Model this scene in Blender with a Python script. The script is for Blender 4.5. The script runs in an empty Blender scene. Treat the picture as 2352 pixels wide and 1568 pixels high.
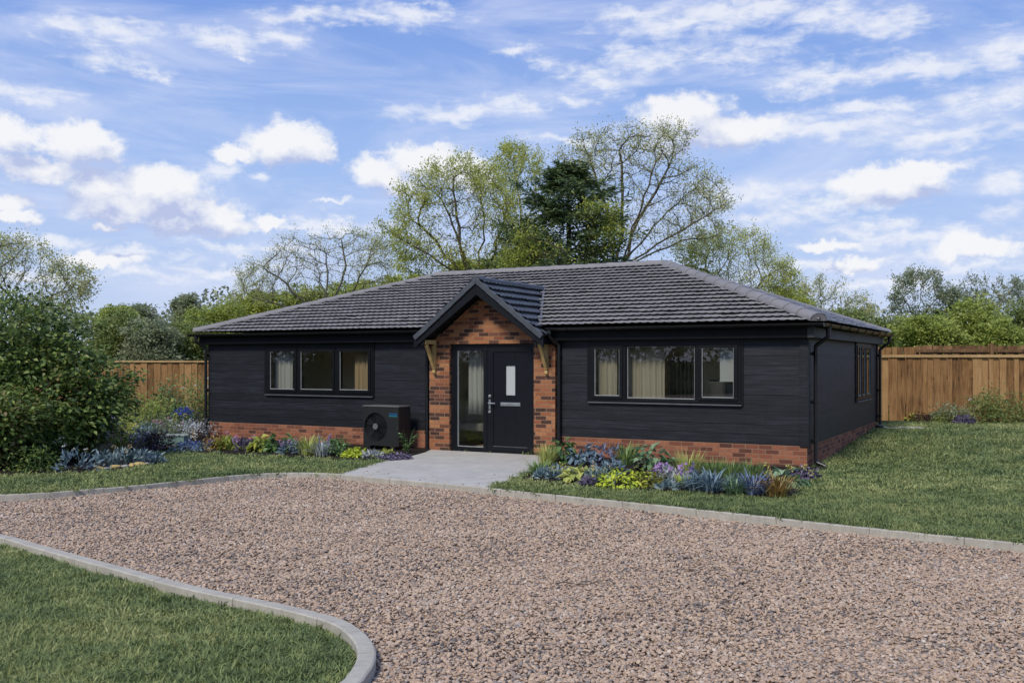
import bpy, bmesh, math, random
import numpy as np
from mathutils import Vector, Matrix
from mathutils.geometry import tessellate_polygon

S = bpy.context.scene
COL = S.collection
R = math.radians

# ------------------------------------------------------------------ layout of the plot
FPX, HY, CAMH = 2219.6, 828.0, 1.782          # surveyed lens (px of a 2352 px wide frame), horizon row, eye height
TH, HX0, HY0 = 0.5022, -7.0063, 22.319        # turn of the bungalow and its front left corner
W, D = 13.5, 7.55
CT, ST = math.cos(TH), math.sin(TH)
GRAVEL_Z = -0.075


def hw(u, v):
    return (HX0 + CT * u + ST * v, HY0 - ST * u + CT * v)


def to_house(x, y):
    dx, dy = x - HX0, y - HY0
    return CT * dx - ST * dy, ST * dx + CT * dy


def sstep(t):
    t = np.clip(t, 0, 1)
    return t * t * (3 - 2 * t)


def lawn_h(x, y):
    u, v = to_house(np.asarray(x, float), np.asarray(y, float))
    return 0.2 * sstep((v - 0.6) / 6.4) * sstep((u - 12.0) / 1.3)


def G(px, py, z=0.0):
    Y = FPX * (CAMH - z) / (py - HY)
    return ((px - 1176) / FPX * Y, Y)


def atd(px, py, Y):
    return Vector(((px - 1176) / FPX * Y, Y, CAMH - (py - HY) / FPX * Y))


# ------------------------------------------------------------------ tagging
def tag(o, label=None, cat=None, group=None, kind=None):
    if label: o['label'] = label
    if cat: o['category'] = cat
    if group: o['group'] = group
    if kind: o['kind'] = kind
    return o


def empty(name, loc, rz=0.0):
    o = bpy.data.objects.new(name, None)
    o.location = loc
    o.rotation_euler = (0, 0, rz)
    o.empty_display_size = 0.2
    COL.objects.link(o)
    return o


def link(name, me, mat=None, parent=None):
    o = bpy.data.objects.new(name, me)
    if mat is not None and not me.materials:
        me.materials.append(mat)
    COL.objects.link(o)
    if parent is not None:
        o.parent = parent
    return o


def mesh_np(name, V, F, smooth=False):
    """V (n,3), F list of integer arrays (m,k)"""
    me = bpy.data.meshes.new(name)
    V = np.asarray(V, np.float32)
    F = [np.asarray(f, np.int32) for f in F if len(f)]
    nl = sum(f.size for f in F)
    npol = sum(len(f) for f in F)
    me.vertices.add(len(V)); me.vertices.foreach_set('co', V.ravel())
    me.loops.add(nl); me.polygons.add(npol)
    me.loops.foreach_set('vertex_index', np.concatenate([f.ravel() for f in F]) if F else np.zeros(0, np.int32))
    st, off = [], 0
    for f in F:
        k = f.shape[1]
        st.append(off + np.arange(len(f)) * k); off += f.size
    if F:
        me.polygons.foreach_set('loop_start', np.concatenate(st).astype(np.int32))
        if smooth:
            me.polygons.foreach_set('use_smooth', np.ones(npol, bool))
    me.update(calc_edges=True)
    me.validate()
    return me


class MB:
    def __init__(s):
        s.v, s.f = [], []

    def add(s, vs, fs):
        b = len(s.v)
        s.v += [tuple(v) for v in vs]
        s.f += [tuple(b + i for i in f) for f in fs]

    def box(s, x0, x1, y0, y1, z0, z1, T=None):
        vs = [(x, y, z) for z in (z0, z1) for y in (y0, y1) for x in (x0, x1)]
        if T: vs = [T(*v) for v in vs]
        s.add(vs, [(0, 2, 3, 1), (4, 5, 7, 6), (0, 1, 5, 4), (2, 6, 7, 3), (0, 4, 6, 2), (1, 3, 7, 5)])

    def hexa(s, vs):
        s.add(vs, [(0, 3, 2, 1), (4, 5, 6, 7), (0, 1, 5, 4), (1, 2, 6, 5), (2, 3, 7, 6), (3, 0, 4, 7)])

    def quad(s, *p):
        s.add(p, [tuple(range(len(p)))])

    def prism(s, pts, ext):
        n = len(pts); e = Vector(ext)
        vs = [Vector(p) for p in pts] + [Vector(p) + e for p in pts]
        fs = [tuple(range(n - 1, -1, -1)), tuple(range(n, 2 * n))]
        fs += [(i, (i + 1) % n, n + (i + 1) % n, n + i) for i in range(n)]
        s.add(vs, fs)

    def tube(s, pts, r, n=8, caps=True):
        pts = [Vector(p) for p in pts]
        rs = r if isinstance(r, (list, tuple)) else [r] * len(pts)
        b = len(s.v); ref = None
        for i, p in enumerate(pts):
            d = (pts[min(i + 1, len(pts) - 1)] - pts[max(i - 1, 0)]).normalized()
            if ref is None:
                ref = Vector((0, 0, 1)) if abs(d.z) < .9 else Vector((1, 0, 0))
            a = (ref - d * ref.dot(d)).normalized(); c = d.cross(a); ref = a
            for k in range(n):
                t = 2 * math.pi * k / n
                s.v.append(tuple(p + (a * math.cos(t) + c * math.sin(t)) * rs[i]))
        for i in range(len(pts) - 1):
            for k in range(n):
                k2 = (k + 1) % n
                s.f.append((b + i * n + k, b + i * n + k2, b + (i + 1) * n + k2, b + (i + 1) * n + k))
        if caps:
            s.f.append(tuple(b + k for k in range(n - 1, -1, -1)))
            s.f.append(tuple(b + (len(pts) - 1) * n + k for k in range(n)))

    def disc(s, c, ax, r0, r1, d0, d1, n=32):
        """ring or disc round axis ax between radii r0<r1 and depths d0,d1"""
        ax = Vector(ax).normalized()
        a = Vector((0, 0, 1)) if abs(ax.z) < .9 else Vector((1, 0, 0))
        a = (a - ax * a.dot(ax)).normalized(); b_ = ax.cross(a); c = Vector(c)
        b = len(s.v)
        prof = [(r0, d0), (r1, d0), (r1, d1), (r0, d1)] if r0 > 0 else [(1e-4, d0), (r1, d0), (r1, d1), (1e-4, d1)]
        for r, d in prof:
            for k in range(n):
                t = 2 * math.pi * k / n
                s.v.append(tuple(c + ax * d + (a * math.cos(t) + b_ * math.sin(t)) * r))
        for i in range(4):
            j = (i + 1) % 4
            for k in range(n):
                k2 = (k + 1) % n
                s.f.append((b + i * n + k, b + i * n + k2, b + j * n + k2, b + j * n + k))

    def build(s, name, mat, parent=None, smooth=False, bevel=0.0, uv=True, recalc=True):
        me = bpy.data.meshes.new(name)
        me.from_pydata(s.v, [], s.f)
        if recalc:
            bm = bmesh.new(); bm.from_mesh(me)
            bmesh.ops.recalc_face_normals(bm, faces=bm.faces)
            bm.to_mesh(me); bm.free()
        if uv:
            box_uv(me)
        if smooth:
            for p in me.polygons: p.use_smooth = True
        o = link(name, me, mat, parent)
        if bevel:
            m = o.modifiers.new('Bevel', 'BEVEL'); m.width = bevel; m.segments = 2; m.limit_method = 'ANGLE'
            m.angle_limit = R(40)
        return o


def box_uv(me):
    uvl = me.uv_layers.new(name='UVMap')
    n = len(me.loops)
    vi = np.empty(n, np.int32); me.loops.foreach_get('vertex_index', vi)
    co = np.empty(len(me.vertices) * 3, np.float32); me.vertices.foreach_get('co', co); co = co.reshape(-1, 3)[vi]
    nr = np.empty(len(me.polygons) * 3, np.float32); me.polygons.foreach_get('normal', nr); nr = np.abs(nr.reshape(-1, 3))
    lt = np.empty(len(me.polygons), np.int32); me.polygons.foreach_get('loop_total', lt)
    ax = np.repeat(np.argmax(nr, 1), lt)
    uv = np.where((ax == 0)[:, None], co[:, [1, 2]], np.where((ax == 1)[:, None], co[:, [0, 2]], co[:, [0, 1]]))
    uvl.data.foreach_set('uv', uv.astype(np.float32).ravel())


# ------------------------------------------------------------------ node helpers
class NT:
    def __init__(s, nt):
        s.nt = nt; s.n = nt.nodes; s.l = nt.links

    def new(s, t, **kw):
        n = s.n.new(t)
        for k, v in kw.items(): setattr(n, k, v)
        return n

    def put(s, sock, v):
        if v is None: return
        if isinstance(v, bpy.types.NodeSocket): s.l.new(v, sock)
        else: sock.default_value = v

    def math(s, op, a, b=None, c=None, clamp=False):
        n = s.new('ShaderNodeMath', operation=op); n.use_clamp = clamp
        s.put(n.inputs[0], a); s.put(n.inputs[1], b); s.put(n.inputs[2], c)
        return n.outputs[0]

    def vm(s, op, a, b=None, c=None):
        n = s.new('ShaderNodeVectorMath', operation=op)
        s.put(n.inputs[0], a); s.put(n.inputs[1], b); s.put(n.inputs[2], c)
        return n.outputs['Value'] if op in ('LENGTH', 'DOT_PRODUCT', 'DISTANCE') else n.outputs[0]

    def mapr(s, v, a, b, c=0.0, d=1.0, smooth=True):
        n = s.new('ShaderNodeMapRange'); n.interpolation_type = 'SMOOTHSTEP' if smooth else 'LINEAR'
        for i, x in enumerate((v, a, b, c, d)): s.put(n.inputs[i], x)
        return n.outputs[0]

    def mix(s, f, a, b, blend='MIX'):
        n = s.new('ShaderNodeMix', data_type='RGBA', blend_type=blend)
        s.put(n.inputs[0], f); s.put(n.inputs[6], a); s.put(n.inputs[7], b)
        return n.outputs[2]

    def noise(s, vec=None, scale=5., detail=3., rough=.5, dist=0., dims='3D'):
        n = s.new('ShaderNodeTexNoise', noise_dimensions=dims)
        s.put(n.inputs['Vector'], vec)
        n.inputs['Scale'].default_value = scale; n.inputs['Detail'].default_value = detail
        n.inputs['Roughness'].default_value = rough; n.inputs['Distortion'].default_value = dist
        return n.outputs['Fac']

    def ramp(s, f, stops, interp='LINEAR'):
        n = s.new('ShaderNodeValToRGB'); cr = n.color_ramp; cr.interpolation = interp
        while len(cr.elements) < len(stops): cr.elements.new(.5)
        for e, (p, c) in zip(cr.elements, stops):
            e.position = p; e.color = (*c, 1)
        s.put(n.inputs[0], f)
        return n.outputs[0]

    def coord(s, what='Object'):
        return s.new('ShaderNodeTexCoord').outputs[what]

    def mapping(s, vec, scale=(1, 1, 1), loc=(0, 0, 0)):
        n = s.new('ShaderNodeMapping')
        s.put(n.inputs[0], vec); n.inputs['Scale'].default_value = scale; n.inputs['Location'].default_value = loc
        return n.outputs[0]

    def bump(s, h, strength=.5, dist=.02, normal=None):
        n = s.new('ShaderNodeBump'); n.inputs['Strength'].default_value = strength; n.inputs['Distance'].default_value = dist
        s.put(n.inputs['Height'], h); s.put(n.inputs['Normal'], normal)
        return n.outputs[0]


def new_mat(name):
    m = bpy.data.materials.new(name); m.use_nodes = True
    t = NT(m.node_tree); t.n.clear()
    out = t.new('ShaderNodeOutputMaterial')
    p = t.new('ShaderNodeBsdfPrincipled')
    t.l.new(p.outputs[0], out.inputs[0])
    return m, t, p, out


def c4(c): return (*c, 1.0)


def plain(name, col, rough=.5, metal=0., spec=.5, var=.25, nscale=6., bump=0.):
    m, t, p, o = new_mat(name)
    n = t.noise(t.coord(), nscale, 5, .6)
    f = t.mapr(n, .3, .7, 1 - var, 1 + var, False)
    c = t.new('ShaderNodeVectorMath', operation='SCALE'); c.inputs[0].default_value = col; t.put(c.inputs['Scale'], f)
    t.put(p.inputs['Base Color'], c.outputs[0])
    p.inputs['Roughness'].default_value = rough; p.inputs['Metallic'].default_value = metal
    p.inputs['Specular IOR Level'].default_value = spec
    if bump: t.put(p.inputs['Normal'], t.bump(t.noise(t.coord(), nscale * 8, 4, .6), bump, .01))
    return m


def leaf_mat(name, cols, trans=.3, rough=.5, spread=1.0, gain=1.55):
    cols = [tuple(min(.7, x * gain) for x in c) for c in cols]
    m, t, p, o = new_mat(name)
    g = t.new('ShaderNodeNewGeometry')
    k = len(cols)
    nz = t.noise(g.outputs['Position'], 1.3 * spread, 2, .5)
    f = t.math('ADD', t.math('MULTIPLY', g.outputs['Random Per Island'], .75), t.math('MULTIPLY', t.math('SUBTRACT', nz, .5), .9))
    f = t.math('ADD', f, .12, clamp=True)
    c = t.ramp(f, [(i / (k - 1), x) for i, x in enumerate(cols)])
    t.put(p.inputs['Base Color'], c)
    p.inputs['Roughness'].default_value = rough; p.inputs['Specular IOR Level'].default_value = .35
    tr = t.new('ShaderNodeBsdfTranslucent'); t.put(tr.inputs[0], c)
    mx = t.new('ShaderNodeMixShader'); mx.inputs[0].default_value = trans
    t.l.new(p.outputs[0], mx.inputs[1]); t.l.new(tr.outputs[0], mx.inputs[2]); t.l.new(mx.outputs[0], o.inputs[0])
    return m


def bark_mat(name, a, b):
    m, t, p, o = new_mat(name)
    n = t.noise(t.mapping(t.coord(), (6, 6, 1.5)), 2, 5, .65)
    t.put(p.inputs['Base Color'], t.ramp(n, [(.3, a), (.7, b)]))
    p.inputs['Roughness'].default_value = .85; p.inputs['Specular IOR Level'].default_value = .2
    return m


def brick_mat(name, stops, mortar=(.30, .22, .16)):
    m, t, p, o = new_mat(name)
    uv = t.coord('UV')
    wob = t.noise(uv, 9, 2, .5)
    uvw = t.vm('ADD', uv, t.vm('SCALE', t.new('ShaderNodeCombineXYZ').outputs[0]))
    b = t.new('ShaderNodeTexBrick')
    b.offset = .5; b.squash = 1
    t.put(b.inputs['Vector'], uv)
    b.inputs['Color1'].default_value = (0, 0, 0, 1); b.inputs['Color2'].default_value = (1, 1, 1, 1)
    b.inputs['Mortar'].default_value = (.5, .5, .5, 1)
    b.inputs['Scale'].default_value = 1; b.inputs['Mortar Size'].default_value = .0065
    b.inputs['Mortar Smooth'].default_value = .25; b.inputs['Bias'].default_value = 0
    b.inputs['Brick Width'].default_value = .225; b.inputs['Row Height'].default_value = .075
    col = t.ramp(b.outputs['Color'], stops)
    fine = t.noise(uv, 22, 5, .7)
    col = t.mix(t.mapr(fine, .3, .75, 0, .55), col, c4((.12, .055, .035)), 'MIX')
    n2 = t.noise(uv, 60, 3, .6)
    col = t.mix(t.mapr(n2, .55, .8, 0, .35), col, c4((.5, .3, .2)))
    mfac = t.math('MULTIPLY', b.outputs['Fac'], t.mapr(t.noise(uv, 5, 3, .6), .25, .6, .45, 1))
    mcol = t.mix(t.noise(uv, 14, 3, .6), c4(tuple(x * .6 for x in mortar)), c4(tuple(x * 1.15 for x in mortar)))
    col = t.mix(mfac, col, mcol)
    t.put(p.inputs['Base Color'], col)
    p.inputs['Roughness'].default_value = .85; p.inputs['Specular IOR Level'].default_value = .25
    h = t.math('SUBTRACT', t.math('MULTIPLY', fine, .35), b.outputs['Fac'])
    t.put(p.inputs['Normal'], t.bump(h, .8, .012))
    return m


M = {}
M['brick_porch'] = brick_mat('porch_brick', [(0, (.03, .017, .014)), (.16, (.075, .032, .022)), (.25, (.22, .07, .033)), (.45, (.35, .125, .05)), (.66, (.43, .19, .08)), (.84, (.30, .105, .05)), (.90, (.10, .042, .028)), (1, (.04, .022, .018))], (.33, .23, .15))
M['brick_plinth'] = brick_mat('plinth_brick', [(0, (.05, .024, .018)), (.15, (.15, .052, .033)), (.45, (.29, .10, .052)), (.75, (.37, .15, .078)), (.9, (.24, .085, .048)), (1, (.07, .03, .022))], (.34, .22, .15))


def cladding_mat(name, tint):
    m, t, p, o = new_mat(name)
    uv = t.coord('UV')
    b = t.new('ShaderNodeTexBrick'); b.offset = .37
    t.put(b.inputs['Vector'], t.mapping(uv, (1, 1, 1), (0, -.385, 0)))
    b.inputs['Color1'].default_value = (0, 0, 0, 1); b.inputs['Color2'].default_value = (1, 1, 1, 1); b.inputs['Mortar'].default_value = (.5, .5, .5, 1)
    b.inputs['Scale'].default_value = 1; b.inputs['Mortar Size'].default_value = .0; b.inputs['Brick Width'].default_value = 2.7; b.inputs['Row Height'].default_value = .165
    grain = t.noise(t.mapping(uv, (.55, 11, 1)), 3.0, 6, .72, .5)
    blot = t.noise(t.mapping(uv, (1.0, 4.5, 1)), 1.6, 4, .6)
    tone = t.math('ADD', t.math('MULTIPLY', b.outputs['Color'], .14), t.math('ADD', t.math('MULTIPLY', grain, .95), t.math('MULTIPLY', blot, .42)))
    col = t.ramp(tone, [(.50, tuple(x * .28 for x in tint)), (.74, tint), (.92, tuple(x * 2.5 for x in tint)), (1, tuple(x * 4 for x in tint))])
    t.put(p.inputs['Base Color'], col)
    p.inputs['Roughness'].default_value = .56; p.inputs['Specular IOR Level'].default_value = .4
    t.put(p.inputs['Normal'], t.bump(grain, .55, .006))
    return m


M['clad'] = cladding_mat('black_stained_timber', (.0076, .0083, .0118))
M['black'] = plain('black_frame', (.0045, .005, .0065), .4, 0, .3, .2)
M['blackpipe'] = plain('black_pipe', (.009, .0095, .011), .35, 0, .5, .15)
M['doorblack'] = plain('door_black', (.0048, .0058, .0088), .4, 0, .32, .15)
M['eaves'] = plain('dark_eaves', (.0055, .0062, .0078), .6, 0, .2, .3)
M['barge'] = plain('slate_blue_barge', (.0065, .0082, .011), .6, 0, .18, .25)
M['steel'] = plain('brushed_steel', (.62, .62, .62), .32, .9, .5, .1)
M['sill'] = plain('grey_sill', (.075, .08, .09), .45, 0, .5, .2)
M['bead'] = plain('pale_glazing_bead', (.30, .32, .31), .5, 0, .4, .15)
M['frost'] = plain('frosted_glass', (.42, .45, .45), .25, 0, .6, .05, 30)
M['cream'] = plain('cream_wall', (.74, .68, .52), .9, 0, .2, .06)
M['ivory'] = plain('ceiling_paint', (.6, .58, .52), .9, 0, .2, .04)
M['oakfloor'] = plain('oak_floor', (.34, .25, .16), .5, 0, .4, .3)


def tile_mat(name, a, b, rough):
    m, t, p, o = new_mat(name)
    uv = t.coord('UV')
    k = t.new('ShaderNodeTexBrick'); k.offset = .5
    t.put(k.inputs['Vector'], uv)
    k.inputs['Color1'].default_value = (0, 0, 0, 1); k.inputs['Color2'].default_value = (1, 1, 1, 1)
    k.inputs['Scale'].default_value = 1; k.inputs['Mortar Size'].default_value = 0.0; k.inputs['Brick Width'].default_value = .30; k.inputs['Row Height'].default_value = .2415
    n = t.noise(t.coord(), 3.5, 5, .65); n2 = t.noise(t.coord(), 45, 3, .6)
    f = t.math('ADD', t.math('MULTIPLY', k.outputs['Color'], .16), t.math('ADD', t.math('MULTIPLY', n, .75), t.math('MULTIPLY', n2, .2)))
    t.put(p.inputs['Base Color'], t.ramp(f, [(.2, a), (.85, b)]))
    t.put(p.inputs['Roughness'], t.mapr(n, .3, .7, rough - .08, rough + .12, False))
    p.inputs['Specular IOR Level'].default_value = .5
    t.put(p.inputs['Normal'], t.bump(n2, .3, .006))
    return m


M['tile'] = tile_mat('grey_roof_tile', (.095, .093, .098), (.265, .26, .267), .40)
M['ridge'] = tile_mat('grey_ridge_tile', (.14, .133, .134), (.25, .238, .235), .6)


def timber_mat(name, stops, u=9.):
    m, t, p, o = new_mat(name)
    g = t.new('ShaderNodeNewGeometry')
    oc = t.coord()
    sh = t.new('ShaderNodeCombineXYZ'); t.put(sh.inputs[0], t.math('MULTIPLY', g.outputs['Random Per Island'], 37)); t.put(sh.inputs[1], t.math('MULTIPLY', g.outputs['Random Per Island'], 11))
    v = t.vm('ADD', oc, sh.outputs[0])
    n = t.noise(t.mapping(v, (u, u, .8)), 2.2, 5, .62, .6)
    blot = t.noise(t.mapping(v, (2, 2, 1.2)), 1.6, 3, .6)
    f = t.math('ADD', t.math('MULTIPLY', n, .62), t.math('ADD', t.math('MULTIPLY', blot, .32), t.math('MULTIPLY', t.math('SUBTRACT', g.outputs['Random Per Island'], .5), .28)))
    t.put(p.inputs['Base Color'], t.ramp(f, stops))
    p.inputs['Roughness'].default_value = .8; p.inputs['Specular IOR Level'].default_value = .25
    t.put(p.inputs['Normal'], t.bump(n, .4, .006))
    return m


M['fence'] = timber_mat('fence_timber', [(.22, (.06, .03, .012)), (.40, (.23, .12, .045)), (.6, (.35, .20, .082)), (.82, (.46, .30, .145))])
M['fenceback'] = timber_mat('old_fence_timber', [(.25, (.06, .032, .016)), (.5, (.20, .11, .05)), (.75, (.32, .20, .10))])
M['rail'] = timber_mat('pale_rail_timber', [(.25, (.34, .21, .09)), (.7, (.5, .34, .16))], 3)
M['bracket'] = timber_mat('yellow_pine', [(.25, (.30, .19, .07)), (.55, (.52, .37, .15)), (.8, (.62, .47, .22))], 4)
M['post'] = timber_mat('weathered_post', [(.3, (.22, .13, .08)), (.7, (.42, .26, .17))], 5)


def glass_mat():
    m, t, p, o = new_mat('window_glass')
    t.n.remove(p)
    tr = t.new('ShaderNodeBsdfTransparent'); tr.inputs[0].default_value = (.93, .95, .93, 1)
    gl = t.new('ShaderNodeBsdfGlossy'); gl.inputs['Roughness'].default_value = .01; gl.inputs[0].default_value = (1, 1, 1, 1)
    g = t.new('ShaderNodeNewGeometry')
    cs = t.math('ABSOLUTE', t.vm('DOT_PRODUCT', g.outputs['Normal'], g.outputs['Incoming']))
    fr = t.math('MULTIPLY_ADD', t.math('POWER', t.math('SUBTRACT', 1.0, cs), 5.0), .86, .085, clamp=True)
    mx = t.new('ShaderNodeMixShader')
    t.put(mx.inputs[0], fr)
    t.l.new(tr.outputs[0], mx.inputs[1]); t.l.new(gl.outputs[0], mx.inputs[2]); t.l.new(mx.outputs[0], o.inputs[0])
    return m


M['glass'] = glass_mat()


def concrete_mat(name, a, b, sc=1.):
    m, t, p, o = new_mat(name)
    oc = t.coord()
    n = t.noise(oc, 2.3 * sc, 6, .65); n2 = t.noise(oc, 40, 4, .6); n3 = t.noise(t.mapping(oc, (3, 9, 1)), 2.5, 4, .7, .8)
    f = t.math('ADD', t.math('MULTIPLY', n, .5), t.math('ADD', t.math('MULTIPLY', n2, .2), t.math('MULTIPLY', n3, .4)))
    t.put(p.inputs['Base Color'], t.ramp(f, [(.32, a), (.72, b)]))
    p.inputs['Roughness'].default_value = .85; p.inputs['Specular IOR Level'].default_value = .25
    t.put(p.inputs['Normal'], t.bump(t.math('ADD', n2, n3), .3, .006))
    return m


M['concrete'] = concrete_mat('path_concrete', (.29, .275, .245), (.50, .48, .43))
M['kerb'] = concrete_mat('kerb_concrete', (.26, .24, .20), (.46, .435, .37), 2.)


def soil_mat(name, a, b):
    m, t, p, o = new_mat(name)
    oc = t.coord()
    n = t.noise(oc, 16, 6, .7)
    t.put(p.inputs['Base Color'], t.ramp(n, [(.3, a), (.75, b)]))
    p.inputs['Roughness'].default_value = .95; p.inputs['Specular IOR Level'].default_value = .15
    t.put(p.inputs['Normal'], t.bump(n, 1., .05))
    return m


M['soil'] = soil_mat('bed_soil', (.010, .008, .007), (.045, .034, .027))
M['turf'] = soil_mat('turf_base', (.05, .07, .026), (.11, .14, .05))
M['field'] = soil_mat('field_ground', (.03, .045, .016), (.06, .085, .03))


def gravel_base():
    m, t, p, o = new_mat('gravel_bed')
    oc = t.coord()
    v = t.new('ShaderNodeTexVoronoi'); v.feature = 'F1'; v.inputs['Scale'].default_value = 34
    t.put(v.inputs['Vector'], t.mapping(oc, (1, 1.3, 1)))
    sep = t.new('ShaderNodeSeparateColor'); t.put(sep.inputs[0], v.outputs['Color'])
    col = t.ramp(sep.outputs[0], GRAVEL_STOPS)
    col = t.mix(t.mapr(v.outputs['Distance'], .25, .6, 0, .8), col, c4((.12, .085, .065)))
    t.put(p.inputs['Base Color'], col); p.inputs['Roughness'].default_value = .9
    t.put(p.inputs['Normal'], t.bump(t.math('SUBTRACT', 1., v.outputs['Distance']), .8, .02))
    return m


GRAVEL_STOPS = [(0, (.095, .088, .085)), (.13, (.215, .19, .175)), (.25, (.36, .254, .176)), (.42, (.47, .34, .238)), (.6, (.53, .406, .292)), (.75, (.415, .286, .194)), (.88, (.32, .281, .245)), (1, (.62, .52, .42))]
M['gravelbase'] = gravel_base()


def stone_mat():
    m, t, p, o = new_mat('gravel_stone')
    a = t.new('ShaderNodeAttribute'); a.attribute_type = 'INSTANCER'; a.attribute_name = 'rnd'
    g = t.new('ShaderNodeNewGeometry')
    big = t.noise(g.outputs['Position'], .9, 3, .6)
    f = t.math('ADD', a.outputs['Fac'], t.math('MULTIPLY', t.math('SUBTRACT', big, .5), .75), clamp=True)
    col = t.ramp(f, GRAVEL_STOPS)
    n = t.noise(g.outputs['Position'], 60, 4, .65)
    col = t.mix(t.mapr(n, .35, .75, 0, .45), col, c4((.18, .14, .12)))
    t.put(p.inputs['Base Color'], col); p.inputs['Roughness'].default_value = .75; p.inputs['Specular IOR Level'].default_value = .3
    return m


M['stone'] = stone_mat()


def grass_mat():
    m, t, p, o = new_mat('lawn_grass')
    a = t.new('ShaderNodeAttribute'); a.attribute_type = 'INSTANCER'; a.attribute_name = 'rnd'
    g = t.new('ShaderNodeNewGeometry')
    n = t.noise(t.mapping(g.outputs['Position'], (1, 1.6, 1)), 2.2, 4, .6)
    f = t.math('ADD', t.math('MULTIPLY', a.outputs['Fac'], .35), t.math('ADD', t.math('MULTIPLY', n, .75), t.math('MULTIPLY', g.outputs['Random Per Island'], .22)))
    f = t.math('SUBTRACT', f, .15, clamp=True)
    n5 = t.noise(g.outputs['Position'], .55, 3, .55)
    f = t.math('ADD', f, t.math('MULTIPLY', t.math('SUBTRACT', n5, .5), 1.05), clamp=True)
    c = t.ramp(f, [(.08, (.080, .127, .054)), (.34, (.148, .203, .077)), (.58, (.242, .290, .105)), (.8, (.375, .395, .155)), (1, (.50, .49, .24))])
    t.put(p.inputs['Base Color'], c); p.inputs['Roughness'].default_value = .55; p.inputs['Specular IOR Level'].default_value = .3
    tr = t.new('ShaderNodeBsdfTranslucent'); t.put(tr.inputs[0], c)
    mx = t.new('ShaderNodeMixShader'); mx.inputs[0].default_value = .3
    t.l.new(p.outputs[0], mx.inputs[1]); t.l.new(tr.outputs[0], mx.inputs[2]); t.l.new(mx.outputs[0], o.inputs[0])
    return m


M['grass'] = grass_mat()
L = {}
L['spring'] = leaf_mat('spring_leaf', [(.16, .18, .045), (.27, .29, .07), (.36, .37, .11)], .5, gain=1.85)
L['springpale'] = leaf_mat('pale_spring_leaf', [(.17, .18, .08), (.27, .28, .12), (.36, .36, .17)], .5, gain=1.85)
L['yellowgreen'] = leaf_mat('yellow_green_leaf', [(.09, .13, .025), (.19, .22, .04), (.34, .34, .07)], .45, gain=1.8)
L['fir'] = leaf_mat('fir_needle', [(.026, .046, .024), (.068, .105, .046), (.16, .185, .06)], .3)
L['shrub'] = leaf_mat('dark_shrub_leaf', [(.012, .026, .008), (.036, .065, .017), (.09, .138, .034), (.185, .24, .062), (.18, .125, .06)], .36, .42)
L['hedge'] = leaf_mat('hedge_leaf', [(.06, .08, .025), (.13, .16, .05), (.22, .25, .085)], .5, gain=1.95)
L['hedgebright'] = leaf_mat('bright_hedge_leaf', [(.08, .105, .022), (.18, .215, .048), (.30, .325, .085)], .5, gain=1.95)
L['hedgegrey'] = leaf_mat('grey_green_leaf', [(.085, .10, .055), (.155, .175, .10), (.24, .26, .155)], .5, gain=1.95)
L['wood'] = leaf_mat('far_wood_leaf', [(.075, .09, .06), (.13, .145, .09), (.19, .20, .125)], .3, .6, .2, gain=1.95)
L['green'] = leaf_mat('green_leaf', [(.03, .065, .02), (.07, .13, .04), (.15, .22, .09)], .3, .4, 4)
L['hosta'] = leaf_mat('hosta_leaf', [(.05, .10, .045), (.11, .18, .09), (.24, .32, .19)], .3, .4, 4)
L['blue'] = leaf_mat('blue_leaf', [(.05, .08, .10), (.095, .14, .17), (.18, .24, .27)], .25, .45, 4)
L['bluegrey'] = leaf_mat('blue_grey_leaf', [(.06, .095, .10), (.12, .17, .18), (.22, .28, .28)], .25, .45, 4)
L['violetblue'] = leaf_mat('violet_blue_leaf', [(.05, .07, .12), (.09, .125, .20), (.16, .19, .29)], .25, .45, 4)
L['lime'] = leaf_mat('lime_leaf', [(.16, .22, .02), (.34, .40, .03), (.55, .56, .07)], .3, .45, 4)
L['yelgrass'] = leaf_mat('pale_yellow_blade', [(.16, .20, .05), (.30, .33, .09), (.46, .44, .16)], .35, .45, 4)
L['grassgreen'] = leaf_mat('grass_green_blade', [(.06, .11, .03), (.13, .20, .06), (.24, .30, .10)], .35, .45, 4)
L['olive'] = leaf_mat('olive_leaf', [(.05, .06, .012), (.11, .115, .02), (.20, .19, .04)], .3, .45, 4)
L['bronze'] = leaf_mat('bronze_blade', [(.12, .075, .025), (.24, .14, .05), (.26, .24, .05)], .3, .45, 4)
L['maroon'] = leaf_mat('maroon_leaf', [(.018, .012, .010), (.04, .022, .02), (.07, .05, .03)], .2, .45, 4)
L['silver'] = leaf_mat('silver_leaf', [(.14, .16, .16), (.27, .29, .29), (.42, .43, .43)], .25, .5, 4)
L['purpleleaf'] = leaf_mat('dusky_purple_leaf', [(.04, .035, .06), (.085, .07, .11), (.14, .12, .17)], .25, .5, 4)
FL = {}
for k_, c_ in dict(purple=(.40, .25, .47), violet=(.19, .15, .36), yellow=(.55, .50, .13), blue=(.07, .10, .42), pink=(.5, .24, .34), white=(.65, .6, .55), peach=(.6, .45, .28)).items():
    FL[k_] = leaf_mat(k_ + '_petal', [tuple(x * .6 for x in c_), c_, tuple(min(.8, x * 1.4) for x in c_)], .3, .6, 8, 1.1)
M['bark'] = bark_mat('tree_bark', (.05, .042, .026), (.13, .11, .065))
M['barkpale'] = bark_mat('pale_bark', (.075, .068, .05), (.17, .155, .11))
M['stem'] = bark_mat('shrub_stem', (.03, .022, .015), (.08, .06, .04))

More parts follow.
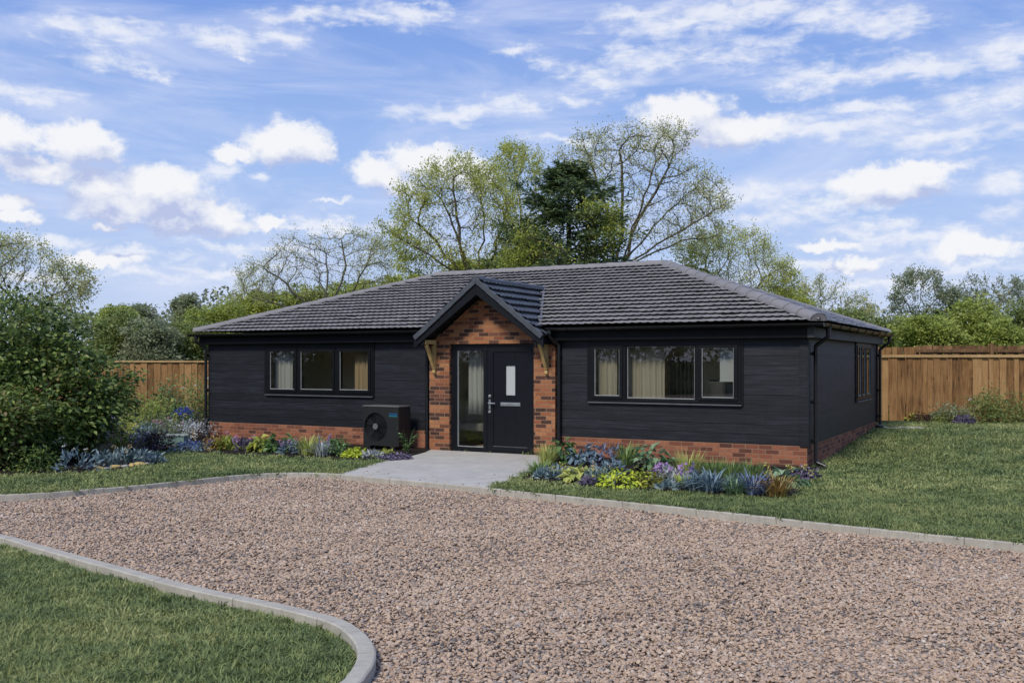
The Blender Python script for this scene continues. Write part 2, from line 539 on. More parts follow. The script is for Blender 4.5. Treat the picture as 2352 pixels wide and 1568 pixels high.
# ------------------------------------------------------------------ camera
S.view_settings.view_transform = 'Standard'; S.view_settings.look = 'None'; S.view_settings.exposure = 0.15; S.view_settings.gamma = 1.0
cam = bpy.data.cameras.new('camera'); co = bpy.data.objects.new('camera', cam)
co.location = (0, 0, CAMH); co.rotation_euler = (R(90), 0, 0)
cam.sensor_width = 36; cam.lens = 36 * FPX / 2352; cam.shift_y = (HY - 784) / 2352 * 1.0
cam.clip_end = 4000
COL.objects.link(co); S.camera = co

# ------------------------------------------------------------------ sky and light
SUN_EL, SUN_AZ = R(46), R(-152)        # azimuth measured from +Y towards +X: over the viewer's left shoulder
world = bpy.data.worlds.new('World'); S.world = world; world.use_nodes = True
t = NT(world.node_tree); t.n.clear()


def cloud_group():
    g = bpy.data.node_groups.new('cloud_density', 'ShaderNodeTree')
    g.interface.new_socket('P', in_out='INPUT', socket_type='NodeSocketVector')
    g.interface.new_socket('Cumulus', in_out='OUTPUT', socket_type='NodeSocketFloat')
    g.interface.new_socket('Wisp', in_out='OUTPUT', socket_type='NodeSocketFloat')
    t = NT(g)
    gi = t.new('NodeGroupInput'); go = t.new('NodeGroupOutput')
    P = gi.outputs[0]

    def field(blobs, warp):
        acc = None
        for (px, py, rx, ry) in blobs:
            az = math.atan((px - 1176) / FPX); k = math.hypot(FPX, px - 1176)
            te = (HY - py) / k
            ix, iy = FPX * (1 + ((px - 1176) / FPX) ** 2) / rx, k / ry
            v = t.vm('MULTIPLY_ADD', warp, (ix, iy, 0), (-az * ix, -te * iy, 0))
            d = t.math('SUBTRACT', 1.0, t.vm('LENGTH', v))
            acc = d if acc is None else t.math('SMOOTH_MAX', acc, d, .25)
        return acc
    n1 = t.noise(t.mapping(P, (1, 1.4, 1)), 34, 7, .66)
    n2 = t.noise(P, 9, 3, .5)
    wn = t.new('ShaderNodeTexNoise'); t.put(wn.inputs[0], P); wn.inputs['Scale'].default_value = 18; wn.inputs['Detail'].default_value = 3
    w2 = t.new('ShaderNodeTexNoise'); t.put(w2.inputs[0], P); w2.inputs['Scale'].default_value = 62; w2.inputs['Detail'].default_value = 4; w2.inputs['Roughness'].default_value = .62
    warp = t.vm('MULTIPLY_ADD', t.vm('SUBTRACT', wn.outputs['Color'], (.5, .5, .5)), (.045, .03, 0), P)
    warp = t.vm('MULTIPLY_ADD', t.vm('SUBTRACT', w2.outputs['Color'], (.5, .5, .5)), (.030, .022, 0), warp)
    cum = [(40, 318, 95, 48), (185, 330, 110, 55), (100, 385, 130, 34), (225, 430, 80, 50), (360, 435, 125, 62), (300, 478, 150, 42), (440, 475, 80, 36), (500, 500, 75, 44), (400, 515, 90, 30),
           (660, 322, 95, 52), (720, 345, 55, 28), (540, 345, 58, 26), 
           (865, 400, 72, 42), (985, 372, 115, 52), (930, 420, 90, 30), (1060, 400, 90, 40), (20, 470, 70, 26), (40, 500, 60, 16), (225, 602, 110, 22), (240, 524, 44, 10),
           (620, 505, 38, 22), (1575, 275, 120, 62), (1680, 300, 130, 45), (1600, 320, 140, 30), (2030, 425, 150, 44), (2090, 398, 90, 28),
           (2240, 565, 130, 26), (1960, 605, 75, 20), (1900, 558, 75, 15)]
    alto = [(230, 72, 155, 45), (160, 60, 90, 30), (255, 138, 115, 34), (340, 172, 80, 18), (60, 212, 120, 28), (550, 126, 34, 13), (690, 42, 130, 22), (860, 42, 190, 26), (960, 30, 130, 22),
            (1060, 258, 190, 26), (1190, 240, 90, 24), (1180, 110, 55, 16), (1500, 130, 200, 50), (1700, 115, 180, 55), (1380, 185, 120, 38), (1300, 230, 70, 20), (1260, 150, 60, 22), (2040, 62, 120, 42), (1900, 40, 160, 40), (1920, 165, 170, 40), (1700, 30, 280, 40),
            (1900, 295, 330, 36), (2150, 320, 260, 40), (2260, 225, 170, 60), (2310, 120, 110, 60), (2200, 380, 130, 20), (1740, 440, 140, 34), (1760, 500, 200, 32), (2000, 520, 130, 26), (760, 515, 170, 22),
            (330, 640, 200, 20), (120, 555, 110, 24), (520, 560, 130, 14), (2130, 590, 220, 20), (2060, 650, 260, 16), (1300, 320, 130, 16), (760, 467, 60, 5), (900, 350, 60, 9), (520, 90, 130, 30), (640, 90, 90, 34), (2300, 420, 90, 40), (2320, 480, 80, 40), (700, 520, 260, 16), (1830, 211, 80, 28), (614, 397, 34, 15), (505, 385, 75, 26),  (1000, 330, 60, 14), (1900, 470, 200, 24), (2100, 545, 260, 26), (1850, 610, 160, 18), (2250, 610, 200, 22), (280, 585, 190, 16), (520, 620, 160, 16), (90, 640, 160, 22), (620, 570, 220, 14), (1980, 250, 200, 24), (1600, 60, 240, 40), (2100, 150, 200, 40), (1450, 30, 120, 24)]
    fc = field(cum, warp)
    fa = field(alto, warp)
    c = t.math('ADD', t.math('MULTIPLY_ADD', fc, 1.15, .20), t.math('ADD', t.math('MULTIPLY', t.math('SUBTRACT', n1, .52), 1.45), t.math('MULTIPLY', t.math('SUBTRACT', n2, .5), .5)))
    # altocumulus: broken into small streaky cells
    n3 = t.noise(t.mapping(P, (1, 2.6, 1)), 30, 5, .6, .3)
    n4 = t.noise(t.mapping(P, (1, 3.5, 1), (3, 1, 0)), 7, 3, .6)
    w = t.math('ADD', t.math('ADD', fa, .16), t.math('ADD', t.math('MULTIPLY', t.math('SUBTRACT', n3, .52), 2.6), t.math('MULTIPLY', t.math('SUBTRACT', n4, .5), .8)))
    t.put(go.inputs[0], c); t.put(go.inputs[1], w)
    return g


out = t.new('ShaderNodeOutputWorld'); bg = t.new('ShaderNodeBackground')
sky = t.new('ShaderNodeTexSky'); sky.sky_type = 'NISHITA'; sky.sun_disc = False
sky.sun_elevation = SUN_EL; sky.sun_rotation = SUN_AZ; sky.altitude = 100; sky.air_density = 1.0; sky.dust_density = .7; sky.ozone_density = 2.0
dirv = t.vm('NORMALIZE', t.coord('Generated'))
sp = t.new('ShaderNodeSeparateXYZ'); t.put(sp.inputs[0], dirv)
az = t.math('ARCTAN2', sp.outputs[0], sp.outputs[1])
hyp = t.math('SQRT', t.math('ADD', t.math('MULTIPLY', sp.outputs[0], sp.outputs[0]), t.math('MULTIPLY', sp.outputs[1], sp.outputs[1])))
te = t.math('DIVIDE', sp.outputs[2], t.math('MAXIMUM', hyp, .05))
P = t.new('ShaderNodeCombineXYZ'); t.put(P.inputs[0], az); t.put(P.inputs[1], te); P = P.outputs[0]
cg = cloud_group()
g1 = t.new('ShaderNodeGroup'); g1.node_tree = cg; t.put(g1.inputs[0], P)
g2 = t.new('ShaderNodeGroup'); g2.node_tree = cg; t.put(g2.inputs[0], t.vm('ADD', P, (-.010, .024, 0)))
cden = t.math('MULTIPLY', t.mapr(g1.outputs[0], -.08, .62), .96)
wden = t.math('MULTIPLY', t.mapr(g1.outputs[1], -.1, 1.25), .84)
# thin veil and streaks of high cloud everywhere
veil = t.noise(t.mapping(P, (1, 4.0, 1), (7, 2, 0)), 4.5, 5, .62, .5)
vden = t.math('MULTIPLY', t.mapr(veil, .36, .72), .55)
skyc = t.ramp(t.math('MULTIPLY', te, 2.5, clamp=True), [(0, (.53, .60, .81)), (.2, (.44, .555, .82)), (.5, (.325, .475, .82)), (.95, (.175, .315, .73))])
skyc = t.vm('SCALE', skyc)
skyc.node.inputs['Scale'].default_value = 10
skyc = t.mix(.12, skyc, sky.outputs[0])
veilc = c4((6.4, 6.9, 8.7))
colr = t.mix(vden, skyc, veilc)
lw = t.math('MULTIPLY_ADD', t.math('SUBTRACT', g1.outputs[1], g2.outputs[1]), .55, .55, clamp=True)
wcol = t.mix(lw, c4((5.9, 6.5, 8.3)), c4((7.9, 8.1, 8.7)))
colr = t.mix(wden, colr, wcol)
lit = t.math('MULTIPLY_ADD', t.math('SUBTRACT', g1.outputs[0], g2.outputs[0]), .85, .42)
lit = t.math('SUBTRACT', lit, t.math('MULTIPLY', t.mapr(g1.outputs[0], .35, 1.5), .18), clamp=True)
ccol = t.ramp(lit, [(0.06, (.44, .50, .72)), (.34, (.58, .625, .78)), (.62, (.71, .735, .82)), (.95, (.835, .84, .865))])
ccol = t.vm('SCALE', ccol); ccol.node.inputs['Scale'].default_value = 10
colr = t.mix(cden, colr, ccol)
t.put(bg.inputs[0], colr); bg.inputs[1].default_value = .1
t.l.new(bg.outputs[0], out.inputs[0])
world.cycles.sampling_method = 'MANUAL'; world.cycles.sample_map_resolution = 512

sun = bpy.data.lights.new('sun', 'SUN'); so = bpy.data.objects.new('sun', sun); COL.objects.link(so)
sun.energy = 3.0; sun.angle = R(13); sun.color = (1, .93, .82)
sd = Vector((math.sin(SUN_AZ) * math.cos(SUN_EL), math.cos(SUN_AZ) * math.cos(SUN_EL), math.sin(SUN_EL)))
so.rotation_euler = (-sd).to_track_quat('-Z', 'Y').to_euler(); so.location = (0, 0, 60)
# ------------------------------------------------------------------ ground, drive, lawns, kerbs
def spline(pts, step=.12):
    P_ = [Vector((*p, 0)) for p in pts]; res = []
    for i in range(len(P_) - 1):
        a, b = P_[max(i - 1, 0)], P_[i]; c, d = P_[i + 1], P_[min(i + 2, len(P_) - 1)]
        n = max(2, int((c - b).length / step))
        for k in range(n):
            t_ = k / n
            res.append(.5 * ((2 * b) + (c - a) * t_ + (2 * a - 5 * b + 4 * c - d) * t_ ** 2 + (3 * b - a - 3 * c + d) * t_ ** 3))
    res.append(P_[-1])
    return res


K1 = [(-24, 10.6), (-15, 11.2), (-9.6, 12.0)] + [G(*q) for q in [(0, 1137), (75, 1134), (150, 1129), (300, 1116), (420, 1104), (520, 1094), (600, 1088), (680, 1086), (775, 1089), (900, 1100), (1010, 1110), (1125, 1121), (1300, 1139), (1500, 1159), (1760, 1187), (2000, 1213), (2352, 1248)]] + [(6.6, 8.4), (9.5, 7.0), (16, 4.6)]
K2 = [(-24, 9.4), (-14, 10.6), (-9, 11.2), (-7, 10.95)] + [G(*q) for q in [(0, 1226), (100, 1252), (200, 1279), (300, 1306), (400, 1333), (480, 1352), (560, 1368), (640, 1385), (720, 1403), (790, 1424), (830, 1447), (856, 1475), (864, 1500), (858, 1525), (842, 1550), (820, 1572)]] + [(-1.02, 5.0), (-1.4, 4.62), (-2.1, 4.25), (-4, 3.8), (-8, 3.3), (-24, 2.6)]
S1, S2 = spline(K1), spline(K2)


def offset(pl, d):
    r = []
    for i, p in enumerate(pl):
        a = pl[max(i - 1, 0)]; b = pl[min(i + 1, len(pl) - 1)]
        t_ = (b - a).normalized()
        r.append(p + Vector((t_.y, -t_.x, 0)) * d)      # right-hand side of travel
    return r


def kerb(name, line, d0, d1, ztop, zbot, seg, seed):
    rng_ = random.Random(seed)
    mb = MB(); acc = 0; start = 0
    L0, L1 = offset(line, d0), offset(line, d1)
    def piece(i, j):
        dz = rng_.uniform(-.003, .003); b = len(mb.v); n = j - i + 1
        for k in range(i, j + 1):
            p, q = L0[k].copy(), L1[k].copy()
            if k == i: p = p.lerp(L0[k + 1], .05); q = q.lerp(L1[k + 1], .05)
            for w, z in ((p, zbot), (p, ztop + dz - .008), (p.lerp(q, .1), ztop + dz), (q.lerp(p, .1), ztop + dz), (q, ztop + dz - .008), (q, zbot)):
                mb.v.append((w.x, w.y, z))
        for k in range(n - 1):
            for m_ in range(5):
                a = b + k * 6 + m_
                mb.f.append((a, a + 1, a + 7, a + 6))
        mb.f.append(tuple(b + m_ for m_ in range(6))); mb.f.append(tuple(b + (n - 1) * 6 + m_ for m_ in range(5, -1, -1)))
    for i in range(1, len(line)):
        acc += (line[i] - line[i - 1]).length
        if acc >= seg:
            piece(start, i); start = i; acc = 0
    if start < len(line) - 1: piece(start, len(line) - 1)
    o = mb.build(name, M['kerb'])
    return tag(o, kind='structure')


kerb('kerb', S1, -.005, .06, .012, -.2, .92, 1)
kerb('kerb', S2, 0, .112, .006, -.2, .9, 2)


def sheet(name, poly, z, mat, grid=None, hfun=None, kind='structure'):
    vs = [Vector((p[0], p[1], 0)) for p in poly]
    tr = tessellate_polygon([vs])
    bm = bmesh.new(); bv = [bm.verts.new(v) for v in vs]
    for f in tr:
        try: bm.faces.new([bv[i] for i in f])
        except ValueError: pass
    if grid:
        x0, x1, y0, y1, st = grid
        for ax, a, b in ((0, x0, x1), (1, y0, y1)):
            v = a
            while v <= b:
                no = Vector((1, 0, 0)) if ax == 0 else Vector((0, 1, 0))
                bmesh.ops.bisect_plane(bm, geom=bm.verts[:] + bm.edges[:] + bm.faces[:], plane_co=no * v, plane_no=no, dist=1e-5)
                v += st
    for v in bm.verts:
        v.co.z = z + (float(hfun(v.co.x, v.co.y)) if hfun else 0)
    bmesh.ops.recalc_face_normals(bm, faces=bm.faces)
    if bm.faces and sum(f.normal.z for f in bm.faces) < 0:
        bmesh.ops.reverse_faces(bm, faces=bm.faces)
    me = bpy.data.meshes.new(name); bm.to_mesh(me); bm.free()
    o = link(name, me, mat)
    if kind: o['kind'] = kind
    return o


sheet('ground', [(-1500, -1500), (1500, -1500), (1500, 2500), (-1500, 2500)], -.16, M['field'])
sheet('gravel_drive', [(-24, -12), (18, -12), (18, 17), (-24, 17)], GRAVEL_Z - .012, M['gravelbase'])
lawn_poly = [(p.x, p.y) for p in S1] + [(40, 4.6), (40, 60), (-45, 60), (-45, 10.6)]
sheet('lawn', lawn_poly, 0, M['turf'], (4, 18, 10, 40, 1.0), lawn_h)
fg_in = [(p.x, p.y) for p in offset(S2, .102)]
fg_poly = fg_in
sheet('lawn', fg_poly, -.079, M['turf'])
PATH = [(-2.73, 15.12), (-.31, 13.49), (.36, 15.7), (.86, 17.95), (-1.74, 19.32)]
mb = MB(); mb.prism([(x, y, -.1) for x, y in PATH], (0, 0, .113))
tag(mb.build('path', M['concrete'], bevel=.006), kind='structure')

BED_R = [G(1200, 1102), G(1300, 1116), G(1500, 1129), G(1700, 1141), G(1795, 1149), G(1836, 1132), G(1876, 1092), hw(13.75, .5), hw(13.5, .02), hw(9.0, .02), (.62, 16.9), (.40, 15.9)]
BED_L = [G(418, 1039), G(500, 1043), G(600, 1047), G(700, 1053), G(785, 1057), G(860, 1058), G(925, 1054), G(975, 1040), hw(6.15, .02), hw(-.35, .02)]
BED_F = [(-10.3, 15.6), G(-120, 1098), G(60, 1092), G(180, 1090), G(280, 1081), G(378, 1067), G(345, 1052), G(335, 1043), G(370, 1034), G(430, 1032), G(476, 1008), hw(-.25, .3), hw(-.25, 7), (-9, 34.2), (-14.5, 34.2), (-12, 22)]
BED_B = [(8.9, 24.55), (26, 24.4), (26, 25.3), (8.9, 25.3)]


def bed(poly, base, n=3):
    vs = [Vector((*p, 0)) for p in poly]
    cx = sum(v.x for v in vs) / len(vs); cy = sum(v.y for v in vs) / len(vs)
    o = sheet('soil_bed', poly, base, M['soil'])
    m = o.modifiers.new('Edge', 'SOLIDIFY'); m.thickness = .06; m.offset = -1
    return o


bed(BED_R, .03); bed(BED_L, .03); bed(BED_F, .022); bed(BED_B, .225)


def inpoly(px, py, poly):
    r = np.zeros(len(px), bool); n = len(poly); j = n - 1
    for i in range(n):
        xi, yi = poly[i]; xj, yj = poly[j]
        if yi != yj:
            c = ((yi > py) != (yj > py)) & (px < (xj - xi) * (py - yi) / (yj - yi) + xi)
            r ^= c
        j = i
    return r


# ------------------------------------------------------------------ scattered cover (grass, gravel): one object each
def proto_collection(name, meshes):
    c = bpy.data.collections.new(name)
    for i, me in enumerate(meshes):
        o = bpy.data.objects.new('%s_%02d' % (name, i), me); c.objects.link(o)
    return c


def scatter(name, P_, rot, scl, idx, rnd, coll, label, cat):
    me = bpy.data.meshes.new(name); me.vertices.add(len(P_)); me.vertices.foreach_set('co', P_.astype(np.float32).ravel())
    for nm, ty, dat, key in (('rot', 'FLOAT_VECTOR', rot, 'vector'), ('scl', 'FLOAT_VECTOR', scl, 'vector'), ('idx', 'INT', idx, 'value'), ('rnd', 'FLOAT', rnd, 'value')):
        a = me.attributes.new(nm, ty, 'POINT'); a.data.foreach_set(key, np.ascontiguousarray(dat, np.int32 if ty == 'INT' else np.float32).ravel())
    me.update()
    o = link(name, me)
    g = bpy.data.node_groups.new(name + '_scatter', 'GeometryNodeTree')
    g.interface.new_socket('Geometry', in_out='INPUT', socket_type='NodeSocketGeometry')
    g.interface.new_socket('Geometry', in_out='OUTPUT', socket_type='NodeSocketGeometry')
    t_ = NT(g); gi = t_.new('NodeGroupInput'); go = t_.new('NodeGroupOutput')
    ci = t_.new('GeometryNodeCollectionInfo'); ci.inputs['Collection'].default_value = coll
    ci.inputs['Separate Children'].default_value = True; ci.inputs['Reset Children'].default_value = True
    ip = t_.new('GeometryNodeInstanceOnPoints'); ip.inputs['Pick Instance'].default_value = True
    def attr(nm, ty):
        n_ = t_.new('GeometryNodeInputNamedAttribute'); n_.data_type = ty; n_.inputs['Name'].default_value = nm
        return [s_ for s_ in n_.outputs if s_.enabled and s_.name == 'Attribute'][0]
    t_.l.new(gi.outputs[0], ip.inputs['Points']); t_.l.new(ci.outputs[0], ip.inputs['Instance'])
    t_.l.new(attr('idx', 'INT'), ip.inputs['Instance Index']); t_.l.new(attr('rot', 'FLOAT_VECTOR'), ip.inputs['Rotation']); t_.l.new(attr('scl', 'FLOAT_VECTOR'), ip.inputs['Scale'])
    t_.l.new(ip.outputs[0], go.inputs[0])
    m = o.modifiers.new('Scatter', 'NODES'); m.node_group = g
    return tag(o, label, cat, kind='stuff')


def tuft(seed, n=26, rad=.07, h=.055, w=.0042):
    r = np.random.default_rng(seed); V, F = [], []
    for i in range(n):
        a = r.uniform(0, 6.28); rr = rad * math.sqrt(r.uniform()); b = np.array([rr * math.cos(a), rr * math.sin(a), -.008])
        d = r.uniform(0, 6.28); lean = r.uniform(.3, 1.6) * h; hh = h * r.uniform(.5, 1.15)
        dv = np.array([math.cos(d), math.sin(d), 0]); sv = np.array([-dv[1], dv[0], 0]) * w * r.uniform(.7, 1.3)
        k = len(V)
        V += [b - sv, b + sv, b + dv * lean * .35 + [0, 0, hh * .65] - sv * .8, b + dv * lean * .35 + [0, 0, hh * .65] + sv * .8, b + dv * lean + [0, 0, hh * r.uniform(.75, 1.05)]]
        F += [(k, k + 1, k + 3), (k, k + 3, k + 2), (k + 2, k + 3, k + 4)]
    me = mesh_np('grass_tuft', np.array(V), [np.array(F)]); me.materials.append(M['grass'])
    return me


def pebble(seed, mat):
    r = np.random.default_rng(seed)
    bm = bmesh.new(); bmesh.ops.create_icosphere(bm, subdivisions=2, radius=.5)
    ax = np.array([1.0, r.uniform(.6, .85), r.uniform(.38, .6)])
    k = r.normal(size=(7, 3)); k /= np.linalg.norm(k, axis=1)[:, None]; lim = r.uniform(.32, .46, 7)
    for v in bm.verts:
        c = np.array(v.co)
        for q, l in zip(k, lim):
            e = c @ q - l
            if e > 0: c = c - q * e * .85
        v.co = Vector(c * ax)
    for f in bm.faces: f.smooth = True
    me = bpy.data.meshes.new('pebble'); bm.to_mesh(me); bm.free(); me.materials.append(mat)
    return me


rng = np.random.default_rng(7)
GRASS_C = proto_collection('grass_tufts', [tuft(i, 26 if i < 5 else 34, .075, .055) for i in range(5)] + [tuft(10 + i, 22, .12, .06, .007) for i in range(4)])
PEB_C = proto_collection('pebbles', [pebble(i, M['stone']) for i in range(9)])


def sample(y0, y1, dens):
    w1 = y1 * .60 + 1.2
    n = int(dens * 2 * w1 * (y1 - y0))
    y = rng.uniform(y0, y1, n); x = rng.uniform(-w1, w1, n)
    k = np.abs(x) < y * .60 + 1.2
    return x[k], y[k]


GX, GY, GZ, GS, GI = [], [], [], [], []
S1in = lawn_poly
kerbband = None
s1a = np.array([(p.x, p.y) for p in S1])
house_poly = [hw(-.02, -.02), hw(W + .02, -.02), hw(W + .02, D), hw(0, D)]
for y0, y1, dens in ((4.4, 7, 620), (7, 10, 430), (10, 13, 300), (13, 17, 210), (17, 25.3, 110)):
    x, y = sample(y0, y1, dens)
    a = inpoly(x, y, lawn_poly)
    for q in (PATH, BED_R, BED_L, BED_F, BED_B, house_poly):
        a &= ~inpoly(x, y, q)
    b = inpoly(x, y, fg_poly)
    k = a | b
    x, y, b = x[k], y[k], b[k]
    z = np.where(b, -.079, lawn_h(x, y))
    GX.append(x); GY.append(y); GZ.append(z); GS.append(np.full(len(x), 1.0) * rng.uniform(.7, 1.2, len(x)))
    GI.append(rng.integers(0, 5, len(x)) if y1 <= 13 else rng.integers(5, 9, len(x)))
GX, GY, GZ, GS, GI = map(np.concatenate, (GX, GY, GZ, GS, GI))
n = len(GX)
rot = np.stack([rng.normal(0, .16, n), rng.normal(0, .16, n), rng.uniform(0, 6.28, n)], 1)
scatter('grass', np.stack([GX, GY, GZ], 1), rot, np.stack([GS, GS, GS * rng.uniform(.7, 1.2, n)], 1), GI, rng.uniform(0, 1, n), GRASS_C, 'short mown green grass covering the lawns', 'grass')

GX, GY, GS = [], [], []
for y0, y1, dens, s0, s1 in ((4.2, 6, 3300, .013, .042), (6, 8.5, 2500, .014, .043), (8.5, 11, 1800, .016, .045), (11, 15.3, 1300, .018, .048)):
    x, y = sample(y0, y1, dens)
    k = ~inpoly(x, y, [(p.x, p.y) for p in offset(S1, .05)] + lawn_poly[len(S1):]) & ~inpoly(x, y, [(p.x, p.y) for p in offset(S2, -.01)])
    x, y = x[k], y[k]
    GX.append(x); GY.append(y); GS.append(s0 + (s1 - s0) * rng.uniform(0, 1, len(x)) ** 1.6)
GX, GY, GS = map(np.concatenate, (GX, GY, GS))
ns = 70
sx = np.concatenate([rng.uniform(-2.4, -.3, 45), rng.uniform(-.6, .5, 25)]); sy = np.concatenate([14.85 - (sx[:45] + 2.4) * .68 + rng.exponential(.35, 45), 14.0 + (sx[45:] + .3) * 2.2 + rng.uniform(-.1, .9, 25)])
ks = inpoly(sx, sy, PATH); sx, sy = sx[ks], sy[ks]
n0 = len(GX); GX = np.concatenate([GX, sx]); GY = np.concatenate([GY, sy]); GS = np.concatenate([GS, rng.uniform(.012, .035, len(sx))])
n = len(GX)
gz = GRAVEL_Z + rng.uniform(-.006, .010, n) + .012 * np.sin(GX * 1.7 + 1) * np.sin(GY * 1.3)
gz[n0:] = .013 + GS[n0:] * .2
rot = np.stack([rng.normal(0, .35, n), rng.normal(0, .35, n), rng.uniform(0, 6.28, n)], 1)
scatter('gravel', np.stack([GX, GY, gz], 1), rot, np.stack([GS * 1.15, GS, GS * rng.uniform(.8, 1.15, n)], 1), rng.integers(0, 9, n), rng.beta(1.6, 1.6, n), PEB_C, 'loose pinkish brown and grey gravel spread over the drive', 'gravel')
# ------------------------------------------------------------------ the bungalow
HE = 2.40; TP = .364; OO = .25                       # eaves height, pitch (tan), overhang of the tiles
PA = math.atan(TP)
UC, PWID, PV, PH, PT = 7.52, 1.40, .55, 3.31, .774   # porch: centre, half width, projection, ridge height, pitch
PPA = math.atan(PT)
HP = .385                                            # top of the brick plinth
CTOP = 2.30


def main_z(v): return HE + (v + OO) * TP
def porch_z(u): return PH - PT * abs(u - UC)


house = empty('bungalow', (HX0, HY0, 0), -TH)
tag(house, 'black timber clad bungalow with grey tiled hip roof and brick gabled porch', 'bungalow')


def TF(u, d, z): return (u, -d, z)                   # front wall: d = out of the wall
def TS(v, d, z): return (W + d, v, z)                # right-hand wall
def TL(v, d, z): return (-d, v, z)
def TB(u, d, z): return (u, D + d, z)


WIN_L = (1.787, 4.705, 1.051, 2.105)
WIN_R = (9.623, 12.414, 1.047, 2.107)
WIN_S = (4.61, 6.53, .955, 2.15)


def cladding(T, a, b, z0, z1, holes, seed):
    r = random.Random(seed); mb = MB(); g = .165
    z = z0
    while z < z1 - 1e-4:
        zt = min(z + g, z1)
        cuts = sorted({z, zt} | {h for o in holes for h in o[2:4] if z < h < zt})
        joints = [a]; x = a + r.uniform(.8, 3.6)
        while x < b - .5: joints.append(x); x += r.uniform(2.4, 4.2)
        joints.append(b)
        for j in range(len(joints) - 1):
            ja, jb = joints[j] + .0015, joints[j + 1] - .0015
            o0 = .0115 + r.uniform(-.0014, .0014); o1 = .006 + r.uniform(-.001, .001)
            for k in range(len(cuts) - 1):
                c0, c1 = cuts[k], cuts[k + 1]
                iv = [(ja, jb)]
                for (h0, h1, y0, y1) in holes:
                    if y0 < (c0 + c1) / 2 < y1:
                        nv = []
                        for p, q in iv:
                            if h1 <= p or h0 >= q: nv.append((p, q)); continue
                            if h0 > p: nv.append((p, h0))
                            if h1 < q: nv.append((h1, q))
                        iv = nv
                for p, q in iv:
                    d0 = o0 + (o1 - o0) * (c0 - z) / g; d1 = o0 + (o1 - o0) * (c1 - z) / g
                    vs = [T(p, -.012, c0), T(q, -.012, c0), T(q, -.012, c1), T(p, -.012, c1), T(p, d0, c0 + .001), T(q, d0, c0 + .001), T(q, d1, c1 + .001), T(p, d1, c1 + .001)]
                    mb.hexa(vs)
        z = zt
    return mb.build('cladding', M['clad'], house)


cladding(TF, .0, 6.17, HP, CTOP, [WIN_L], 3)
cladding(TF, 8.96, W - .11, HP, CTOP, [WIN_R], 4)
cladding(TS, .11, D - .02, HP, CTOP, [WIN_S], 5)
cladding(TL, .0, D, HP, CTOP, [], 6)
cladding(TB, .0, W, HP, CTOP, [], 7)
mb = MB()
mb.box(W - .11, W + .034, -.034, .11, HP - .012, CTOP)
mb.build('corner_board', M['clad'], house, bevel=.004)
mb = MB()
mb.box(W - .09, W + .036, D - .06, D + .036, HP - .012, CTOP)
mb.build('corner_board', M['clad'], house, bevel=.004)
# plinth
mb = MB()
mb.box(.0, 6.16, -.004, .08, -.3, HP - .004)
mb.box(-.0045, .08, .081, D, -.3, HP - .004)
mb.build('plinth', M['brick_plinth'], house)
mb = MB()
mb.box(8.97, W + .004, -.004, .08, -.3, HP - .004)
mb.box(W - .08, W + .0045, .079, D, -.3, HP - .004)
mb.build('plinth', M['brick_plinth'], house)
# brick porch with gable
DU0, DU1, DZ = 6.639, 8.513, 2.108
mb = MB()
def under(u): return porch_z(u) - .17
for poly in ([(6.17, -.2), (DU0, -.2), (DU0, under(DU0)), (6.17, under(6.17))],
             [(DU0, DZ), (DU1, DZ), (DU1, under(DU1)), (UC, under(UC)), (DU0, under(DU0))],
             [(DU1, -.2), (8.96, -.2), (8.96, under(8.96)), (DU1, under(DU1))]):
    mb.prism([(u, -.1, z) for u, z in poly], (0, .22, 0))
mb.build('porch_wall', M['brick_porch'], house)

# ---- roof
def tile_slope(org, eu, es, Lu, Ls, gauge, seed, step=.05):
    r = np.random.default_rng(seed)
    org, eu, es = map(lambda q: np.array(q, float), (org, eu, es)); en = np.cross(eu, es); en /= np.linalg.norm(en)
    if en[2] < 0: en = -en
    nu = int(math.ceil(Lu / step)) + 1; us = np.linspace(0, Lu, nu)
    rows = int(math.ceil(Ls / gauge))
    wave = .013 * np.clip(np.cos(2 * np.pi * us / .15), 0, 1) ** 1.3
    V = []; UVs = []
    prof = [(.14, .002), (.012, .039), (.000, .048), (.018, .067), (gauge * .5, .016), (gauge + .145, .0)]
    for k in range(rows):
        ti = (np.floor((us + (k % 2) * .15) / .30)).astype(int)
        jn = r.normal(0, .0026, ti.max() + 2)[ti]; js = r.normal(0, .0045, ti.max() + 2)[ti]
        for i, (s_, n_) in enumerate(prof):
            ww = wave * (1 if i in (1, 2, 3, 4) else .2)
            fr = 1 if i in (1, 2, 3) else .3
            ss = k * gauge + s_ + js * fr; nn = n_ + ww + jn * fr
            V.append(org + us[:, None] * eu + ss[:, None] * es + nn[:, None] * en)
    V = np.concatenate(V); m = rows * len(prof)
    i = np.arange(m - 1)[:, None] * nu + np.arange(nu - 1)[None, :]
    i = i.ravel()
    F = np.stack([i, i + 1, i + nu + 1, i + nu], 1)
    return V, F, (org, eu, es)


